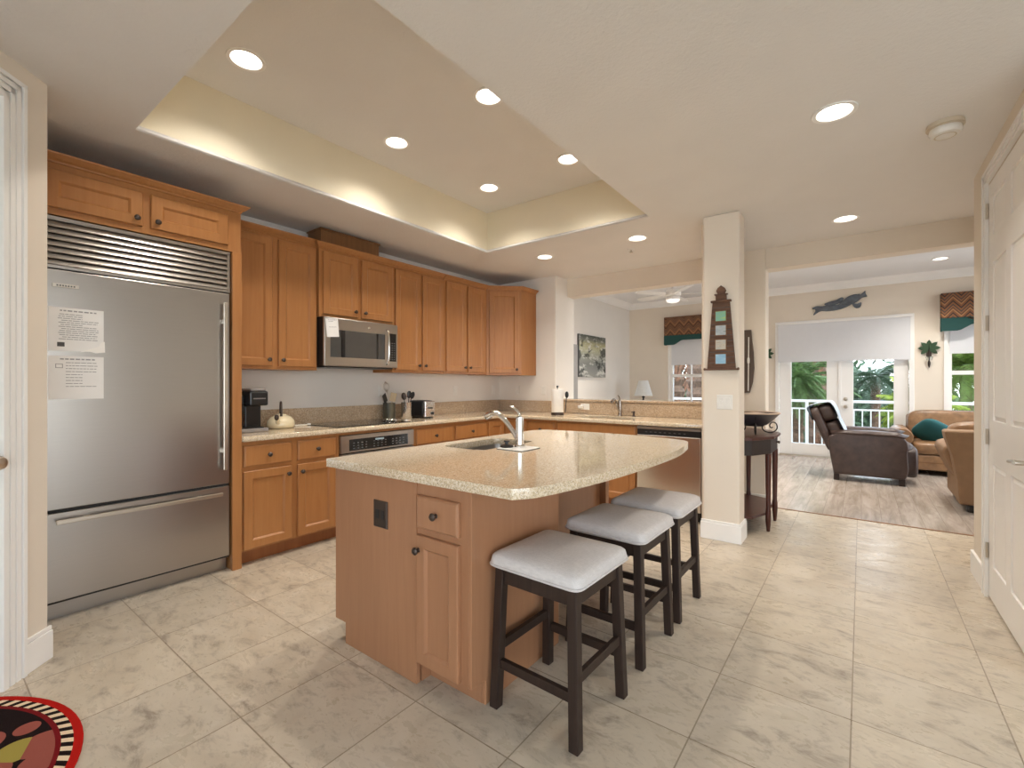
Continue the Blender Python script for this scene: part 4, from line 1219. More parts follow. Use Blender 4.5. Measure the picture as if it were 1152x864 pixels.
# switches and outlets
def plate(name, label, F, w, h, kind, mat=None, grp=None):
    r = thing(name, label, 'switch' if 'switch' in name else 'outlet', F.to_translation(), 0, grp)
    p = mk('cover_plate', MB().rect_loops(-w / 2, w / 2, -h / 2, h / 2, [(0, -0.0005), (0, -0.004), (0.005, -0.006)]), mat or M_plate, r, F)
    m = MB()
    if kind == 'outlet':
        for z in (-0.02, 0.02): m.box(-0.014, 0.014, -0.008, -0.0061, z - 0.013, z + 0.013)
    elif kind == 'outlet_h':
        for x in (-0.02, 0.02): m.box(x - 0.013, x + 0.013, -0.008, -0.0061, -0.014, 0.014)
    else:
        m.box(0.01, 0.042, -0.009, -0.0061, -0.033, 0.033).box(-0.042, -0.01, -0.007, -0.0061, -0.033, 0.033)
        m.box(-0.034, -0.018, -0.012, -0.0071, -0.004, 0.012)
    mk('rockers' if kind == 'switch' else 'sockets', m, mat or M_plate, r, F)
    return r
plate('light_switch', 'white double light switch plate on the column under the lighthouse', frame((-0.873, 3.9755, 1.115), 0), 0.118, 0.118, 'switch')
for y, z, lab in ((3.02, 1.19, 'white wall outlet behind the utensil crocks'), (4.12, 1.18, 'white wall outlet right of the toaster, midway along the left wall'), (4.86, 1.18, 'white wall outlet nearest the corner on the left wall')):
    plate('outlet_plate', lab, frame((-3.9995, y, z), 90), 0.072, 0.116, 'outlet', M_wall_lit if False else None, 'white outlets above the backsplash')
for x, lab in ((-3.68, 'white wall outlet on the short end wall near the corner'), (-3.26, 'white wall outlet on the end wall behind the paper towels')):
    plate('outlet_plate', lab, frame((x, 4.9795, 1.18), 0), 0.072, 0.116, 'outlet', None, 'white outlets above the backsplash')
plate('outlet_plate', 'white horizontal outlet in the granite splash right of the paper towels', frame((-2.66, 4.9775, 0.985), 0), 0.116, 0.072, 'outlet_h')
r = thing('plug_adapter', 'small white plug-in adapter in the outlet beside the paper towels', 'plug', (-2.70, 4.96, 0.985))
mk('adapter_body', MB().sup((-2.705, 4.945, 0.985), (0.035, 0.022, 0.022), (0.6, 0.6), (18, 12)), M_plate, r, W, smooth='all')
plate('outlet_plate', 'white outlet in the granite splash next to the column', frame((-1.20, 4.9775, 0.985), 0), 0.072, 0.10, 'outlet')

# ------------------------------------------------------------------ ceiling fixtures
def can_light(label, x, y, z, lens, watt, grp, rad=0.08):
    r = thing('recessed_light', label, 'ceiling light', (x, y, z), 0, grp)
    mk('trim_ring', MB().lathe([(rad, 0.0005), (rad + 0.018, -0.0005), (rad + 0.016, -0.006), (rad - 0.002, -0.004), (rad - 0.006, 0.01), (rad - 0.012, 0.05), (rad - 0.010, 0.055), (rad - 0.0005, 0.03)], (0, 0, 0), 36, 'Z', False, False), M_white, r, smooth=True)
    mk('lens', MB().lathe([(rad - 0.010, 0.046), (rad - 0.02, 0.040), (0.02, 0.036)], (0, 0, 0), 32), lens, r, smooth=True)
    mk('housing', MB().lathe([(rad - 0.001, 0.056), (rad - 0.001, 0.12), (0.02, 0.12)], (0, 0, 0), 24, 'Z', True, True), M_dgrey, r)
    if watt > 0:
        l = bpy.data.lights.new('downlight', 'SPOT')
        l.energy = watt
        l.color = CAN_COL
        l.spot_size = math.radians(125)
        l.spot_blend = 1.0
        l.shadow_soft_size = 0.055
        o = bpy.data.objects.new('downlight', l)
        COL.objects.link(o)
        o.parent = r
        o.location = (0, 0, 0.028)
TG = 'recessed lights in the tray ceiling'
for (x, y), lab in zip(CANS_T, ('recessed tray light nearest the refrigerator end, on the cabinet side', 'recessed tray light in the middle of the cabinet-side row', 'recessed tray light on the island side, half hidden by the tray edge', 'recessed tray light at the far corner on the island side', 'recessed tray light at the far end of the cabinet-side row')):
    can_light(lab, x, y, TZ, M_lamp, CAN_WATT, TG)
CG = 'recessed lights in the flat kitchen ceiling'
for (x, y), lab, on in zip(CANS_C, ('lit recessed light over the corner counter beyond the tray', 'recessed light over the pass-through sink, next to the sprinkler', 'large recessed light in the ceiling nearest the smoke detector', 'recessed light just before the living room opening'), (1, 1, 1, 1)):
    can_light(lab, x, y, CZ, M_lamp if on else M_lampdim, CAN_WATT * on, CG)
for (x, y), lab in zip(CAN_L, ('recessed light in the living room ceiling seen through the opening', 'added unseen recessed light in the far room just beyond the column', 'added unseen recessed light in the dining area nearest the pass-through stub wall', 'added unseen recessed light above the gap between recliner and kitchen opening', 'added unseen recessed light over the sofa that turns its back', 'added unseen recessed light above the brown recliner', 'added unseen recessed light in the dining area in front of the canvas print')):
    can_light(lab, x, y, LZ, M_lamp, CAN_WATT * 2.6, 'recessed lights in the far room ceiling')
r = thing('sprinkler', 'small white fire sprinkler in the ceiling beyond the tray', 'sprinkler', (-1.866, 4.47, CZ))
mk('escutcheon', MB().lathe([(0.035, -0.0003), (0.03, -0.008), (0.01, -0.01)], (0, 0, 0), 20), M_white, r, smooth=True)
mk('head', MB().lathe([(0.008, -0.0101), (0.008, -0.03), (0.02, -0.032), (0.02, -0.035), (0.004, -0.036)], (0, 0, 0), 14), M_satin, r, smooth=True)
r = thing('smoke_detector', 'round ivory smoke detector on the ceiling by the white door', 'smoke detector', (0.352, 3.31, CZ))
mk('base', MB().lathe([(0.075, -0.0003), (0.078, -0.022), (0.06, -0.026)], (0, 0, 0), 28), M_smoke, r, smooth=True)
mk('cover', MB().lathe([(0.064, -0.0265), (0.068, -0.045), (0.060, -0.062), (0.035, -0.068), (0.01, -0.068)], (0, 0, 0), 28), M_plate, r, smooth=True)
mk('vents', MB().lathe([(0.0705, -0.0265), (0.0705, -0.031)], (0, 0, 0), 28, 'Z', False, False).lathe([(0.045, -0.0672), (0.042, -0.069), (0.039, -0.0682)], (0, 0, 0), 28, 'Z', False, False), M_smoke, r)

# ------------------------------------------------------------------ wall pieces on the kitchen side
F = frame((-0.893, 3.9755, 0), 0)
r = thing('lighthouse_frame', 'rustic wooden lighthouse picture frame hung on the column', 'picture frame', (-0.893, 3.97, 1.40))
zb, zt_ = 1.385, 1.915
mk('tower', MB().prism_xz([(-0.108, zb), (0.104, zb), (0.060, zt_), (-0.067, zt_)], -0.022, 0), M_rustic, r, F)
m = MB()
for k in range(1, 12):
    z = zb + (zt_ - zb) * k / 12
    q = (z - zb) / (zt_ - zb)
    m.box(-0.108 + 0.041 * q - 0.001, 0.104 - 0.044 * q + 0.001, -0.0235, -0.0221, z - 0.002, z + 0.002)
mk('plank_gaps', m, M_inkd, r, F)
mk('base_ledge', MB().box(-0.128, 0.124, -0.035, 0, zb - 0.014, zb - 0.0005).sup((0.124, -0.02, zb - 0.005), (0.009, 0.012, 0.012), (1, 1), (10, 8)).sup((-0.128, -0.02, zb - 0.005), (0.009, 0.012, 0.012), (1, 1), (10, 8)), M_rustic, r, F, 0.002)
mk('gallery', MB().box(-0.079, 0.072, -0.033, 0, zt_ + 0.0005, zt_ + 0.016), M_rustic, r, F, 0.002)
mk('lantern_room', MB().box(-0.042, 0.036, -0.028, 0, zt_ + 0.0165, zt_ + 0.058).box(-0.052, 0.046, -0.031, 0, zt_ + 0.058, zt_ + 0.067), M_rustic, r, F, 0.002)
mk('cupola', MB().prism_xz([(-0.028, zt_ + 0.0675), (0.022, zt_ + 0.0675), (0.034, zt_ + 0.092), (0.022, zt_ + 0.115), (-0.003, zt_ + 0.135), (-0.028, zt_ + 0.115), (-0.040, zt_ + 0.092)], -0.024, 0), M_rustic, r, F, 0.002)
for k, (z, lab) in enumerate(((1.803, 'top'), (1.690, 'upper middle'), (1.575, 'lower middle'), (1.460, 'bottom'))):
    p = mk('photo_mount', MB().box(-0.048, 0.040, -0.0275, -0.0236, z - 0.044, z + 0.044), M_crate, r, F)
    mk('photo', MB().box(-0.042, 0.034, -0.029, -0.0276, z - 0.038, z + 0.038), M_pic[k], p, F)
F = frame((-0.97, 5.2695, 0), 0)
r = thing('boat_wall_decor', 'dark wooden half-boat wall piece with white oar, beside the column', 'wall decor', (-0.97, 5.26, 1.2))
pts = [(-0.10, 1.17), (0.055, 1.17), (0.085, 1.28), (0.098, 1.42), (0.092, 1.58), (0.078, 1.70), (0.070, 1.815), (-0.10, 1.815)]
mk('boat_board', MB().prism_xz(pts, -0.03, 0), M_drift, r, F, 0.002)
mk('oar', MB().tube([(0.045, -0.036, 1.19), (0.05, -0.036, 1.74)], 0.005, 8).sup((0.048, -0.038, 1.50), (0.012, 0.008, 0.035), (0.8, 0.8), (12, 8)), M_plate, r, F, smooth=True)
r = thing('wall_hook', 'small dark metal hook sticking out at the right wall corner', 'hook', (0.6, 4.31, 1.71))
mk('hook_arm', MB().tube([(0.63, 4.3195, 1.713), (0.62, 4.35, 1.712), (0.60, 4.385, 1.706), (0.585, 4.39, 1.718)], 0.006, 8), M_bronze, r, W, smooth=True)
mk('hook_plate', MB().box(0.61, 0.65, 4.3202, 4.325, 1.69, 1.735), M_bronze, r, W)

# demilune console with the iron-footed bowl
r = thing('console_table', 'dark cherry half-hexagon console table behind the column', 'table', (-0.8, 4.66, 0))
def hexa(o=0.0): return [(-0.992, 4.10 - o), (-0.72, 4.22 - o * 0.9), (-0.59 + o, 4.46 - o * 0.4), (-0.59 + o, 4.86 + o * 0.4), (-0.72, 5.10 + o * 0.9), (-0.992, 5.22 + o)]
mk('table_top', MB().prism(hexa(0.0), 0.79, 0.815), M_cherry, r, W, 0.005)
ap = mk('apron', MB().prism(hexa(-0.025), 0.665, 0.7895), M_esp, r, W, 0.003)
mk('drawer_knob', MB().lathe([(0.008, 0), (0.008, 0.015), (0.014, 0.02), (0.012, 0.03), (0.003, 0.033)], (-0.616, 4.78, 0.735), 12, 'X'), M_bronze, ap, W, smooth=True)
mk('shelf', MB().prism(hexa(-0.06), 0.135, 0.155), M_cherry, r, W, 0.004)
for x, y in ((-0.635, 4.47), (-0.635, 4.85), (-0.955, 4.17), (-0.90, 5.11)):
    mk('leg', MB().lathe([(0.013, 0), (0.018, 0.05), (0.022, 0.10), (0.022, 0.17), (0.018, 0.20), (0.024, 0.60), (0.024, 0.6645)], (x, y, 0), 14), M_cherry, r, W, smooth=True)
r = thing('footed_bowl', 'dark wide bowl on scrolled iron feet on the console table', 'bowl', (-0.775, 4.66, 0.8153))
mk('bowl_shell', MB().lathe([(0.06, 0.075), (0.10, 0.078), (0.15, 0.12), (0.195, 0.17), (0.205, 0.182), (0.195, 0.182), (0.14, 0.125), (0.09, 0.09), (0.02, 0.088)], (0, 0, 0), 30), M_bowl, r, smooth=True)
mk('rim_band', MB().lathe([(0.206, 0.178), (0.212, 0.184), (0.206, 0.192), (0.19, 0.190), (0.188, 0.184)], (0, 0, 0), 30, 'Z', False, False), M_bowlin, r, smooth=True)
m = MB()
st = MB()
st.tube([(x, y, 0.072) for x, y in circ(0, 0, 0.075, 22)], 0.006, 6, closed=True)
mk('stand_ring', st, M_iron, r, smooth=True)
for k in range(3):
    a = 0.75 + k * 2 * PI / 3
    pts = [(0.165, 0.145)]
    for q in range(15):
        pass
    prof = [(0.178, 0.155), (0.135, 0.115), (0.085, 0.078), (0.082, 0.035), (0.125, 0.008), (0.185, 0.008), (0.222, 0.04), (0.212, 0.085), (0.175, 0.097), (0.150, 0.072), (0.160, 0.048), (0.180, 0.050)]
    pts = spline([(p[0] * math.cos(a), p[0] * math.sin(a), p[1]) for p in prof], 4)
    mk('scroll_foot', MB().tube(pts, 0.0055, 8), M_iron, r, smooth=True)
# potpourri fill inside the bowl
mk('bowl_fill', MB().lathe([(0.10, 0.096), (0.165, 0.155), (0.13, 0.178), (0.03, 0.19)], (0, 0, 0), 24), plain('dried_shells', (0.50, 0.38, 0.30), 0.8, vary=0.4), r, smooth='all')

# half-round rug in front of the angled doorway
m = MB()
arc = [(0.635 * math.cos(math.radians(45 + 180 * i / 40 - 90)), 0.635 * math.sin(math.radians(45 + 180 * i / 40 - 90))) for i in range(41)]
m.prism(arc, 0.0004, 0.009)
rg = mk('rug', m, M_rug, None, None, 0.003)
rg.location = (-2.325, -0.235, 0)
ROOTM[rg.name] = frame((-2.325, -0.235, 0))
setp(rg, 'half-round red rug with checkered border and fruit pattern at the doorway', 'rug')

# ------------------------------------------------------------------ living and dining room
# roller shades and valances
m = MB().box(XD0 + 0.0, XD1 - 0.0, YB - 0.034, YB - 0.0305, 1.66, 2.31)
r = thing('roller_shade', 'wide pale roller shade half lowered over the french doors', 'window shade', ((XD0 + XD1) / 2, YB, 2.3))
mk('shade_cloth', m, M_shade, r, W)
mk('cassette', MB().box(XD0 - 0.02, XD1 + 0.02, YB - 0.055, YB - 0.0205, 2.31, 2.345), M_white, r, W, 0.005)
mk('hem_bar', MB().box(XD0 + 0.0, XD1 - 0.0, YB - 0.038, YB - 0.027, 1.645, 1.6595), M_shade, r, W)
for (a, b), lab, zb_, lb2 in ((XW[0], 'chevron valance with teal scalloped border above the dining window', 1.66, 'pale roller shade lowered behind the dining window valance'), (XW[1], 'orange and brown chevron valance with teal border beside the white door', 1.73, 'pale roller shade in the living room window above the loveseat')):
    r = thing('roller_shade', lb2, 'window shade', ((a + b) / 2, YB, 2.3))
    mk('shade_cloth', MB().box(a + 0.03, b - 0.03, YB + 0.004, YB + 0.008, zb_, 2.31), M_shade, r, W)
    mk('hem_bar', MB().box(a + 0.03, b - 0.03, YB + 0.0, YB + 0.012, zb_ - 0.015, zb_ - 0.0005), M_shade, r, W)
    v = thing('valance', lab, 'valance', ((a + b) / 2, YB - 0.08, 2.3), 0, 'padded window valances')
    x0, x1 = a - 0.08, b + 0.08
    mk('upholstered_board', MB().box(x0, x1, YB - 0.13, YB - 0.0005, 2.24, 2.615), M_flame, v, W, 0.01)
    pts = [(x0, 2.2395), (x0, 2.05)]
    pts += [(x0 + 0.18, 2.05), (x0 + 0.22, 2.06), (x0 + 0.33, 2.13), (x0 + 0.37, 2.14)]
    pts += [(x1 - 0.37, 2.14), (x1 - 0.33, 2.13), (x1 - 0.22, 2.06), (x1 - 0.18, 2.05), (x1, 2.05), (x1, 2.2395)]
    mk('scalloped_border', MB().prism_xz(pts, YB - 0.128, YB - 0.10).box(x0, x0 + 0.02, YB - 0.0995, YB - 0.014, 2.05, 2.2395).box(x1 - 0.02, x1, YB - 0.0995, YB - 0.014, 2.05, 2.2395), M_tealv, v, W)

# dining room pieces seen through the pass-through
r = thing('canvas_print', 'unframed shoreline canvas print on the dining room wall', 'picture', (-3.98, 7.72, 1.4))
mk('canvas', MB().box(-3.9995, -3.965, 7.20, 8.25, 1.385, 2.15), M_art, r, W)
mk('dark_edge', MB().box(-3.9995, -3.964, 7.19, 7.1998, 1.385, 2.15), M_inkd, r, W)
setp(mk('leaning_panel', MB().box(-3.998, -3.965, 6.55, 7.15, 0.0, 1.95), M_mirror, None, W, 0.004), 'tall narrow grey panel standing against the dining room wall', 'panel')
r = thing('side_table', 'small round wooden lamp table in the dining room corner', 'table', (-3.42, 8.8, 0))
mk('table_top', MB().lathe([(0.26, 0.60), (0.27, 0.61), (0.27, 0.625), (0.25, 0.63)], (0, 0, 0), 30), M_cherry, r, smooth=True)
mk('pedestal', MB().lathe([(0.17, 0), (0.17, 0.03), (0.04, 0.08), (0.03, 0.5), (0.06, 0.5995)], (0, 0, 0), 20), M_cherry, r, smooth=True)
r = thing('table_lamp', 'white-shaded table lamp with dark neck behind the pass-through ledge', 'lamp', (-3.42, 8.8, 0.6303))
mk('lamp_base', MB().lathe([(0.09, 0), (0.09, 0.02), (0.03, 0.05), (0.05, 0.14), (0.055, 0.24), (0.02, 0.32), (0.012, 0.36), (0.04, 0.375), (0.012, 0.39), (0.010, 0.41)], (0, 0, 0), 22), M_iron, r, smooth=True)
mk('lamp_shade', MB().lathe([(0.175, 0.40), (0.09, 0.70), (0.088, 0.70), (0.172, 0.40)], (0, 0, 0), 30, 'Z', False, False), M_frost, r, smooth=True)
mk('harp', MB().tube([(0, 0, 0.41), (0.05, 0, 0.5), (0.05, 0, 0.62), (0, 0, 0.69)], 0.003, 6).tube([(-0.09, 0, 0.695), (0.09, 0, 0.695)], 0.003, 6), M_satin, r, smooth=True)
FXY = (-2.39, 7.4)
r = thing('ceiling_fan', 'white ceiling fan with round light over the dining area', 'ceiling fan', (FXY[0], FXY[1], LZ))
mk('canopy', MB().lathe([(0.075, -0.0003), (0.07, -0.03), (0.03, -0.06)], (0, 0, 0), 24), M_white, r, smooth=True)
mk('downrod', MB().lathe([(0.014, -0.0605), (0.014, -0.20)], (0, 0, 0), 12), M_white, r, smooth=True)
mk('motor', MB().lathe([(0.04, -0.2005), (0.105, -0.22), (0.12, -0.26), (0.12, -0.31), (0.09, -0.33)], (0, 0, 0), 28), M_white, r, smooth=True)
lk = mk('light_kit', MB().lathe([(0.11, -0.3305), (0.112, -0.37), (0.108, -0.372)], (0, 0, 0), 28), M_white, r, smooth=True)
mk('glass_bowl', MB().lathe([(0.105, -0.3725), (0.09, -0.40), (0.05, -0.415), (0.01, -0.418)], (0, 0, 0), 28), M_fanlamp, lk, smooth=True)
for k in range(5):
    a = math.radians(20 + 72 * k)
    T = Matrix.Rotation(a, 4, 'Z') @ Matrix.Translation((0, 0, -0.285)) @ Matrix.Rotation(math.radians(10), 4, 'X')
    m = MB()
    m.prism([(0.13, -0.03), (0.22, -0.06), (0.62, -0.075), (0.66, -0.05), (0.66, 0.05), (0.62, 0.075), (0.22, 0.06), (0.13, 0.03)], -0.004, 0.004, T)
    mk('blade', m, M_white, r)

# palm sconces and carved fish on the far wall
def palm_sconce(label, x, z):
    r = thing('palm_sconce', label, 'wall decor', (x, YB, z), 0, 'green palm candle sconces on the far wall')
    m = MB()
    for k in range(8):
        a = math.radians(90 + 45 * k)
        if k == 4: continue
        ln = 0.135
        pts = [(0, 0), (0.25, 0.022), (0.5, 0.030), (0.75, 0.022), (1, 0), (0.75, -0.022), (0.5, -0.030), (0.25, -0.022)]
        poly = [(u * ln * math.cos(a) - v * math.sin(a), 0.11 + u * ln * math.sin(a) * 0.95 + v * math.cos(a)) for u, v in pts]
        m.prism_xz([(p, q) for p, q in poly], -0.022 - 0.002 * k, -0.014 - 0.002 * k)
    mk('leaves', m, M_palmg, r)
    mk('stem', MB().tube([(0, -0.012, 0.11), (0.004, -0.02, 0.0), (0, -0.012, -0.10)], 0.007, 8).box(-0.03, 0.03, -0.0125, -0.0005, -0.02, 0.13), M_bronze, r, smooth=True)
    mk('candle_cup', MB().lathe([(0.03, -0.06), (0.042, -0.02), (0.042, 0.0), (0.038, 0.0), (0.026, -0.055)], (0, -0.055, -0.02), 18), M_glass, r, smooth=True)
    mk('drop', MB().lathe([(0.004, -0.19), (0.016, -0.15), (0.018, -0.11), (0.008, -0.085)], (0, -0.03, 0), 14), M_bronze, r, smooth=True)
palm_sconce('green metal palm sconce between the french doors and the right window', 0.826, 1.70)
palm_sconce('green metal palm sconce left of the french doors, half hidden by the jamb', -1.385, 1.70)
r = thing('fish_carving', 'grey carved pair of leaping fish above the french doors', 'wall decor', (-0.32, YB, 2.6))
def fish(pts, y0, y1, name):
    m = MB()
    o = [(p[0], 2.615 + (p[1] - 2.615) * 1.22) for p in spline(pts, 4, True)]
    cx = sum(p[0] for p in o) / len(o); cz = sum(p[1] for p in o) / len(o)
    m.loops([[(p[0], y0, p[1]) for p in o], [(p[0], (y0 + y1) / 2, p[1]) for p in o], [(p[0] + (cx - p[0]) * 0.06, y1, p[1] + (cz - p[1]) * 0.15) for p in o]])
    mk(name, m, M_fish, r, W)
A = [(-0.68, 2.575), (-0.62, 2.60), (-0.55, 2.595), (-0.45, 2.60), (-0.30, 2.60), (-0.20, 2.625), (-0.10, 2.69), (-0.02, 2.715), (-0.10, 2.61), (-0.20, 2.555), (-0.32, 2.525), (-0.46, 2.518), (-0.56, 2.525), (-0.66, 2.475), (-0.63, 2.545)]
fish(A, YB - 0.0005, YB - 0.03, 'lower_fish')
B = [(-0.26, 2.60), (-0.20, 2.66), (-0.12, 2.715), (-0.03, 2.735), (0.03, 2.725), (0.07, 2.745), (0.10, 2.77), (0.105, 2.73), (0.125, 2.69), (0.06, 2.68), (0.0, 2.635), (-0.10, 2.60)]
fish([(p[0] - 0.05, p[1] - 0.02) for p in B], YB - 0.0305, YB - 0.055, 'upper_fish')
fish([(-0.50, 2.62), (-0.42, 2.645), (-0.34, 2.66), (-0.27, 2.69), (-0.235, 2.675), (-0.26, 2.63), (-0.34, 2.60), (-0.46, 2.59)], YB - 0.0305, YB - 0.05, 'dorsal_fin')
fish([(-0.12, 2.60), (-0.06, 2.585), (0.0, 2.60), (-0.01, 2.54), (-0.06, 2.525), (-0.10, 2.55)], YB - 0.0305, YB - 0.05, 'side_fin')

# recliner (local: faces +x, side to the camera at y = 0)
r = thing('recliner', 'dark brown leather recliner turned sideways on the wood floor', 'armchair', (0.05, 7.38, 0))
armp = spline([(-0.34, 0.085), (-0.375, 0.30), (-0.40, 0.52), (-0.37, 0.59), (-0.20, 0.625), (0.05, 0.63), (0.28, 0.615), (0.385, 0.57), (0.41, 0.48), (0.40, 0.40), (0.41, 0.20), (0.38, 0.085)], 4)
for y0 in (0.0, 0.66):
    m = MB()
    m.loops([[(x, y0 + q, z if s_ == 0 else z) for x, z in [(x * (1 - 0.0 * s_), z) for x, z in armp]] for s_, q in ((0, 0.0), (0, 0.19))])
    a_ = mk('arm', m, M_leatherB, r, bevel=0.03, seg=4)
    m = MB().tube([(-0.36, y0 + 0.095, 0.60), (-0.20, y0 + 0.095, 0.635), (0.05, y0 + 0.095, 0.64), (0.28, y0 + 0.095, 0.625), (0.38, y0 + 0.095, 0.57)], [0.08, 0.095, 0.10, 0.10, 0.085], 16)
    bmesh.ops.scale(m.bm, vec=(1, 1.08, 0.42), space=Matrix.Translation((0, -(y0 + 0.095), -0.61)), verts=m.bm.verts)
    mk('arm_pad', m, M_leatherB, a_, smooth='all')
mk('seat_cushion', MB().sup((0.08, 0.425, 0.42), (0.40, 0.235, 0.10), (0.4, 0.35)), M_leatherB, r, smooth='all')
mk('footrest', MB().sup((0.43, 0.425, 0.27), (0.09, 0.235, 0.19), (0.4, 0.35)), M_leatherB, r, smooth='all')
mk('seat_base', MB().box(-0.32, 0.36, 0.19, 0.66, 0.09, 0.34), M_leatherB, r, bevel=0.02)
T = Matrix.Translation((-0.36, 0.425, 0.38)) @ Matrix.Rotation(math.radians(-21), 4, 'Y')
mk('backrest', MB().sup((0, 0, 0.30), (0.055, 0.36, 0.31), (0.3, 0.3), T=T), M_leatherB, r, smooth='all')
bc = mk('back_cushion', MB().sup((0.115, 0, 0.22), (0.085, 0.30, 0.16), (0.5, 0.4), T=T), M_leatherB, r, smooth='all')
mk('head_cushion', MB().sup((0.115, 0, 0.48), (0.09, 0.31, 0.13), (0.55, 0.4), T=T), M_leatherB, r, smooth='all')
for x, y in ((-0.31, 0.06), (0.35, 0.06), (-0.31, 0.79), (0.35, 0.79)):
    mk('foot', MB().box(x - 0.03, x + 0.03, y - 0.03, y + 0.03, 0, 0.09), M_esp, r)
th_ = thing('throw', 'pale blue throw draped over the back of the brown recliner', 'throw', (-0.4, 7.8, 0.9))
Tw = Matrix.Translation((0.05, 7.38, 0)) @ T
prof = [(-0.068, 0.44), (-0.072, 0.56), (-0.066, 0.625), (0.0, 0.64), (0.10, 0.635), (0.19, 0.615), (0.222, 0.55), (0.226, 0.44), (0.215, 0.34), (0.222, 0.20), (0.22, 0.10)]
sp_ = spline(prof, 4)
m = MB()
Lr = []
for k in range(13):
    y = -0.325 + 0.65 * k / 12
    wv = 0.004 * math.sin(k * 1.9)
    Lr.append([(x + 0.004 + wv, y, z + wv) for x, z in sp_] + [(x - 0.002 + wv, y, z - 0.004 + wv) for x, z in sp_[::-1]])
m.loops(Lr)
mk('throw_cloth', m, M_throw, th_, Tw, smooth='all')

# loveseat under the right window, faces the camera (-Y)
r = thing('loveseat', 'tan leather loveseat against the far wall under the window', 'sofa', (1.35, 8.95, 0))
mk('base', MB().box(-0.80, 0.98, -0.43, 0.40, 0.07, 0.28), M_leatherT, r, bevel=0.02)
mk('base_welt', MB().box(-0.805, 0.985, -0.435, -0.4305, 0.17, 0.18), M_crate, r)
for x0, x1 in ((-0.78, 0.085), (0.095, 0.96)):
    mk('seat_cushion', MB().sup(((x0 + x1) / 2, -0.08, 0.365), ((x1 - x0) / 2, 0.37, 0.088), (0.35, 0.25)), M_leatherT, r, smooth='all')
    T = Matrix.Translation(((x0 + x1) / 2, 0.30, 0.64)) @ Matrix.Rotation(math.radians(-12), 4, 'X')
    mk('back_cushion', MB().sup((0, 0, 0), ((x1 - x0) / 2 + 0.02, 0.12, 0.23), (0.45, 0.35), T=T), M_leatherT, r, smooth='all')
mk('back_frame', MB().box(-0.80, 0.98, 0.36, 0.52, 0.07, 0.80), M_leatherT, r, bevel=0.04, seg=4)
for x in (-0.89, 1.07):
    m = MB().lathe([(0.115, -0.42), (0.125, -0.40), (0.125, 0.40), (0.115, 0.42)], (x, 0, 0.51), 22, 'Y')
    m.box(x - 0.09, x + 0.09, -0.41, 0.42, 0.07, 0.50)
    mk('arm', m, M_leatherT, r, smooth=True)
for x in (-0.88, 1.06):
    for y in (-0.38, 0.40): mk('foot', MB().box(x - 0.035, x + 0.035, y - 0.035, y + 0.035, 0, 0.069), M_esp, r)
mk('seat_piping', MB().tube([(-0.78, -0.435, 0.30), (0.96, -0.435, 0.30)], 0.006, 8), M_leatherT, r)
p = thing('throw_pillow', 'teal throw pillow lying on the tan loveseat by its left arm', 'pillow', (0.85, 8.75, 0.455))
T = Matrix.Translation((0.83, 8.83, 0.565)) @ Matrix.Rotation(math.radians(18), 4, 'Y') @ Matrix.Rotation(math.radians(-52), 4, 'X') @ Matrix.Rotation(math.radians(18), 4, 'Z')
mk('pillow_cover', MB().sup((0, 0, 0), (0.23, 0.20, 0.075), (0.9, 0.55), (32, 18), T), M_teal, p, W, smooth='all')

# near sofa: its back turned to the kitchen
r = thing('sofa', 'tan sofa seen from behind at the right edge of the living room opening', 'sofa', (1.7, 6.75, 0))
L = []
for z, o in ((0.07, 0.0), (0.30, 0.01), (0.55, 0.05), (0.72, 0.10), (0.78, 0.11), (0.80, 0.10)):
    L.append([(-0.93 - o, -0.45 - o * 0.5, z), (0.93 + o, -0.45 - o * 0.5, z), (0.93 + o, -0.26, z), (-0.93 - o, -0.26, z)])
m = MB(); m.loops(L)
mk('back_panel', m, M_leatherT2, r, bevel=0.015)
mk('base', MB().box(-0.92, 0.92, -0.255, 0.45, 0.07, 0.30), M_leatherT2, r, bevel=0.02)
for s_ in (-1, 1):
    m = MB()
    m.loops([[(s_ * 0.75, y, 0.301), (s_ * 0.93, y, 0.301), (s_ * 1.03, y, 0.55), (s_ * 1.02, y, 0.62), (s_ * 0.90, y, 0.66), (s_ * 0.77, y, 0.62)] for y in (-0.255, 0.44)])
    mk('arm', m, M_leatherT2, r, bevel=0.03, seg=4)
for x0, x1 in ((-0.75, -0.005), (0.005, 0.75)):
    mk('seat_cushion', MB().sup(((x0 + x1) / 2, 0.14, 0.385), ((x1 - x0) / 2, 0.32, 0.085), (0.35, 0.25)), M_leatherT, r, smooth='all')
for x0, x1 in ((-0.98, -0.005), (0.005, 0.98)):
    mk('back_cushion', MB().sup(((x0 + x1) / 2, -0.13, 0.74), ((x1 - x0) / 2, 0.125, 0.135), (0.5, 0.3)), M_leatherT, r, smooth='all')
for x in (-0.82, 0.82):
    for y in (-0.40, 0.40): mk('foot', MB().lathe([(0.05, 0), (0.06, 0.03), (0.05, 0.0695)], (x, y, 0), 14), M_black, r)

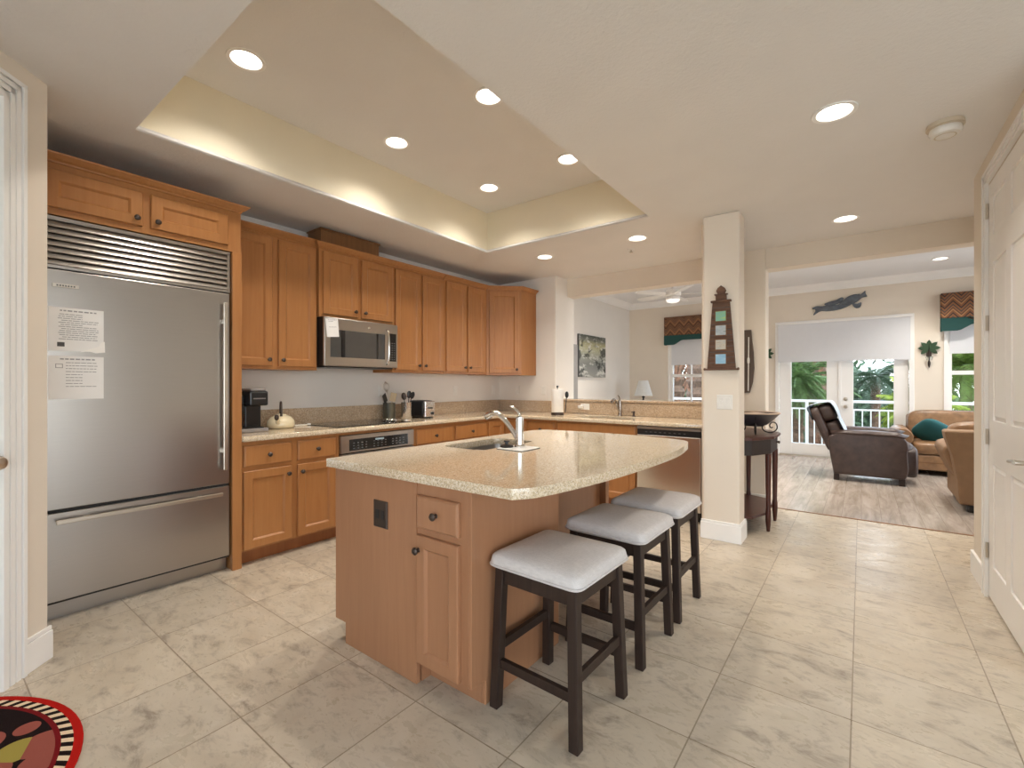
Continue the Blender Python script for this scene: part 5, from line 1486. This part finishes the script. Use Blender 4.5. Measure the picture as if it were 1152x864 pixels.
# ------------------------------------------------------------------ balcony railing and plants
r = thing('balcony_railing', 'white balcony railing with thin balusters outside the french doors', 'railing', (-0.3, 10.9, -0.03))
X0, X1 = -3.9, 3.3
mk('top_rail', MB().box(X0, X1, 10.87, 10.93, 0.90, 0.95), M_white, r, W, 0.006)
mk('mid_rail', MB().box(X0, X1, 10.885, 10.915, 0.755, 0.785), M_white, r, W)
mk('bottom_rail', MB().box(X0, X1, 10.885, 10.915, 0.05, 0.08), M_white, r, W)
n = int((X1 - X0) / 0.125)
for i in range(n + 1):
    x = X0 + (X1 - X0) * i / n
    if i % 12 == 0: mk('post', MB().box(x - 0.025, x + 0.025, 10.875, 10.925, -0.03, 0.8995), M_white, r, W)
    else: mk('baluster', MB().box(x - 0.010, x + 0.010, 10.89, 10.91, 0.0805, 0.7545), M_white, r, W)

def fronds(mb, c, n, ln, rnd, up=(0.1, 1.2), droop=0.9, leaf=0.45, nl=30, w=0.02):
    for k in range(n):
        az = 2 * PI * k / n + rnd.uniform(-0.3, 0.3)
        el = rnd.uniform(*up)
        d = Vector((math.cos(az) * math.cos(el), math.sin(az) * math.cos(el), math.sin(el)))
        L_ = ln * rnd.uniform(0.8, 1.15)
        pts = []
        p = Vector(c); v = d.copy()
        S = 12
        for q in range(S + 1):
            pts.append(p.copy())
            v = (v + Vector((0, 0, -droop / S * (0.5 + q / S)))).normalized()
            p = p + v * L_ / S
        side = d.cross(Vector((0, 0, 1))).normalized()
        for q in range(nl):
            t_ = (q + 1.5) / (nl + 1.5)
            i = min(S - 1, int(t_ * S)); f_ = t_ * S - i
            b = pts[i].lerp(pts[i + 1], f_)
            tg = (pts[i + 1] - pts[i]).normalized()
            ll = leaf * (0.35 + 0.65 * math.sin(PI * min(1, t_ * 0.85 + 0.15))) * rnd.uniform(0.85, 1.1)
            for s_ in (-1, 1):
                e = b + (side * s_ * 0.75 + tg * 0.65 + Vector((0, 0, -0.35 + rnd.uniform(-.1, .1)))).normalized() * ll
                o = tg * w
                vs = [mb.bm.verts.new(x) for x in (b - o * 0.5, b + o * 0.5, (b + e) / 2 + o * 0.6 + Vector((0, 0, 0.02)), e, (b + e) / 2 - o * 0.4)]
                mb.bm.faces.new(vs)
def palm(label, x, y, zc, ln, mat, n=22, seed=1, trad=0.16, boots=False, leaf=0.5, up=(-0.3, 1.3)):
    rnd = random.Random(seed)
    r = thing('palm_tree', label, 'palm tree', (x, y, -3.2), 0, 'palms beyond the balcony')
    L = []
    prof = []
    N = 40
    for i in range(N + 1):
        z = (zc + 3.2) * i / N
        q = trad * (1.15 - 0.25 * i / N) * (1.0 + (0.12 if i % 2 else -0.05))
        prof.append((q, z))
    mk('trunk', MB().lathe(prof, (0, 0, 0), 16), M_trunk, r)
    if boots:
        m = MB()
        for i in range(150):
            z = rnd.uniform(1.5, zc + 3.1); a = rnd.uniform(0, 2 * PI)
            c_, s_ = math.cos(a), math.sin(a)
            b = Vector((c_ * trad * 0.95, s_ * trad * 0.95, z))
            e = b + Vector((c_ * 0.12, s_ * 0.12, 0.30))
            t_ = Vector((-s_, c_, 0)) * 0.055
            m.loops([[b - t_, b + t_, b + t_ + Vector((c_, s_, 0)) * 0.04 + Vector((0, 0, -.02)), b - t_ + Vector((c_, s_, 0)) * 0.04 + Vector((0, 0, -.02))],
                     [e - t_ * .5, e + t_ * .5, e + t_ * .5 + Vector((c_, s_, 0)) * 0.02, e - t_ * .5 + Vector((c_, s_, 0)) * 0.02]])
        mk('old_leaf_bases', m, M_dry, r)
    m = MB()
    fronds(m, (0, 0, zc + 3.2), n, ln, rnd, up, leaf=leaf)
    mk('fronds', m, mat, r)
    return r
palm('feathery palm outside the left french door', -1.3, 13.7, 1.4, 1.35, M_frond, 90, 3, 0.14, leaf=0.28, up=(-1.3, 1.2))
palm('lime green palm at the right edge of the right french door', 1.0, 13.5, 0.75, 0.8, M_lime, 40, 8, 0.08, leaf=0.34, up=(-0.9, 1.3))
palm('tall dark palm far beyond the right french door', 0.35, 18.0, 1.5, 1.5, M_frond2, 26, 5, 0.13, leaf=0.5, up=(-0.6, 1.0))
palm('bright green palm outside the living room window', 2.0, 15.4, 1.7, 1.5, M_lime2, 80, 11, 0.12, leaf=0.36, up=(-1.2, 1.3))
palm('stout palm trunk with brown leaf bases outside the dining window', -4.35, 13.0, 3.6, 1.7, M_frond2, 20, 14, 0.42, True, up=(0.2, 1.2))
palm('slimmer rust-brown palm trunk beside the stout one outside the dining window', -4.95, 18.4, 6.4, 2.2, M_frond2, 18, 21, 0.42, True, up=(0.2, 1.2))
palm('tall palm with rust brown trunk behind the feathery palm', -1.02, 16.4, 5.8, 2.0, M_frond, 22, 31, 0.26, True, up=(0.1, 1.2))

def bush(label, x, y, z, rx, rz, mat, seed, n=1800, sz=0.11, ry=None):
    ry = ry or rx
    rnd = random.Random(seed)
    r = thing('bush', label, 'bush', (x, y, -3.2), 0, 'bushes beyond the balcony')
    m = MB()
    for i in range(n):
        a = rnd.uniform(0, 2 * PI); u = rnd.uniform(-1, 1); q = rnd.uniform(0.6, 1) 
        s_ = math.sqrt(1 - u * u)
        bump = 1 + 0.25 * math.sin(3 * a + seed) * math.cos(4 * u)
        p = Vector((rx * q * s_ * math.cos(a) * bump, ry * q * s_ * math.sin(a) * bump, z + 3.2 + rz * q * u * bump))
        if p.z < 0.1: continue
        d = Vector((rnd.uniform(-1, 1), rnd.uniform(-1, 1), rnd.uniform(-0.6, 1))).normalized()
        e = d.orthogonal().normalized()
        L_ = sz * rnd.uniform(0.7, 1.6)
        vs = [m.bm.verts.new(v) for v in (p, p + d * L_ * .5 + e * L_ * .22, p + d * L_, p + d * L_ * .5 - e * L_ * .22)]
        m.bm.faces.new(vs)
    mk('foliage', m, mat, r)
    co_ = MB().sup((0, 0, z + 3.2), (rx * 0.72, ry * 0.72, rz * 0.72), (1, 1), (40, 22))
    for v in co_.bm.verts:
        v.co *= 1 + 0.10 * math.sin(v.co.x * 5 + seed) * math.cos(v.co.z * 6 + v.co.y * 3)
        v.co.z = max(v.co.z, 0.02)
    mk('inner_foliage', co_, mat, r, smooth='all')
    st = MB()
    for k in range(5):
        a = 2 * PI * k / 5
        st.tube([(0.05 * math.cos(a), 0.05 * math.sin(a), 0), (rx * 0.3 * math.cos(a), ry * 0.3 * math.sin(a), (z + 3.2) * 0.6), (rx * 0.55 * math.cos(a), ry * 0.55 * math.sin(a), z + 3.2)], [0.06, 0.04, 0.02], 8)
    mk('stems', st, M_trunk, r)
bush('wide dark hedge closing the view behind all the palms', -5.0, 23.0, -1.2, 11.0, 3.5, M_frond2, 2, 20000, 0.32, ry=1.6)
bush('dark green bush low behind the left half of the railing', -2.4, 17.2, -1.0, 1.0, 1.5, M_frond2, 4, 3000, 0.16)
bush('mid green bush low behind the right french door', 0.15, 15.0, -1.6, 0.9, 1.1, M_frond, 12, 3000, 0.14)
bush('grey-green bush low outside the living room window', 3.3, 19.0, -0.3, 1.2, 1.5, M_frond, 19, 3200, 0.18)
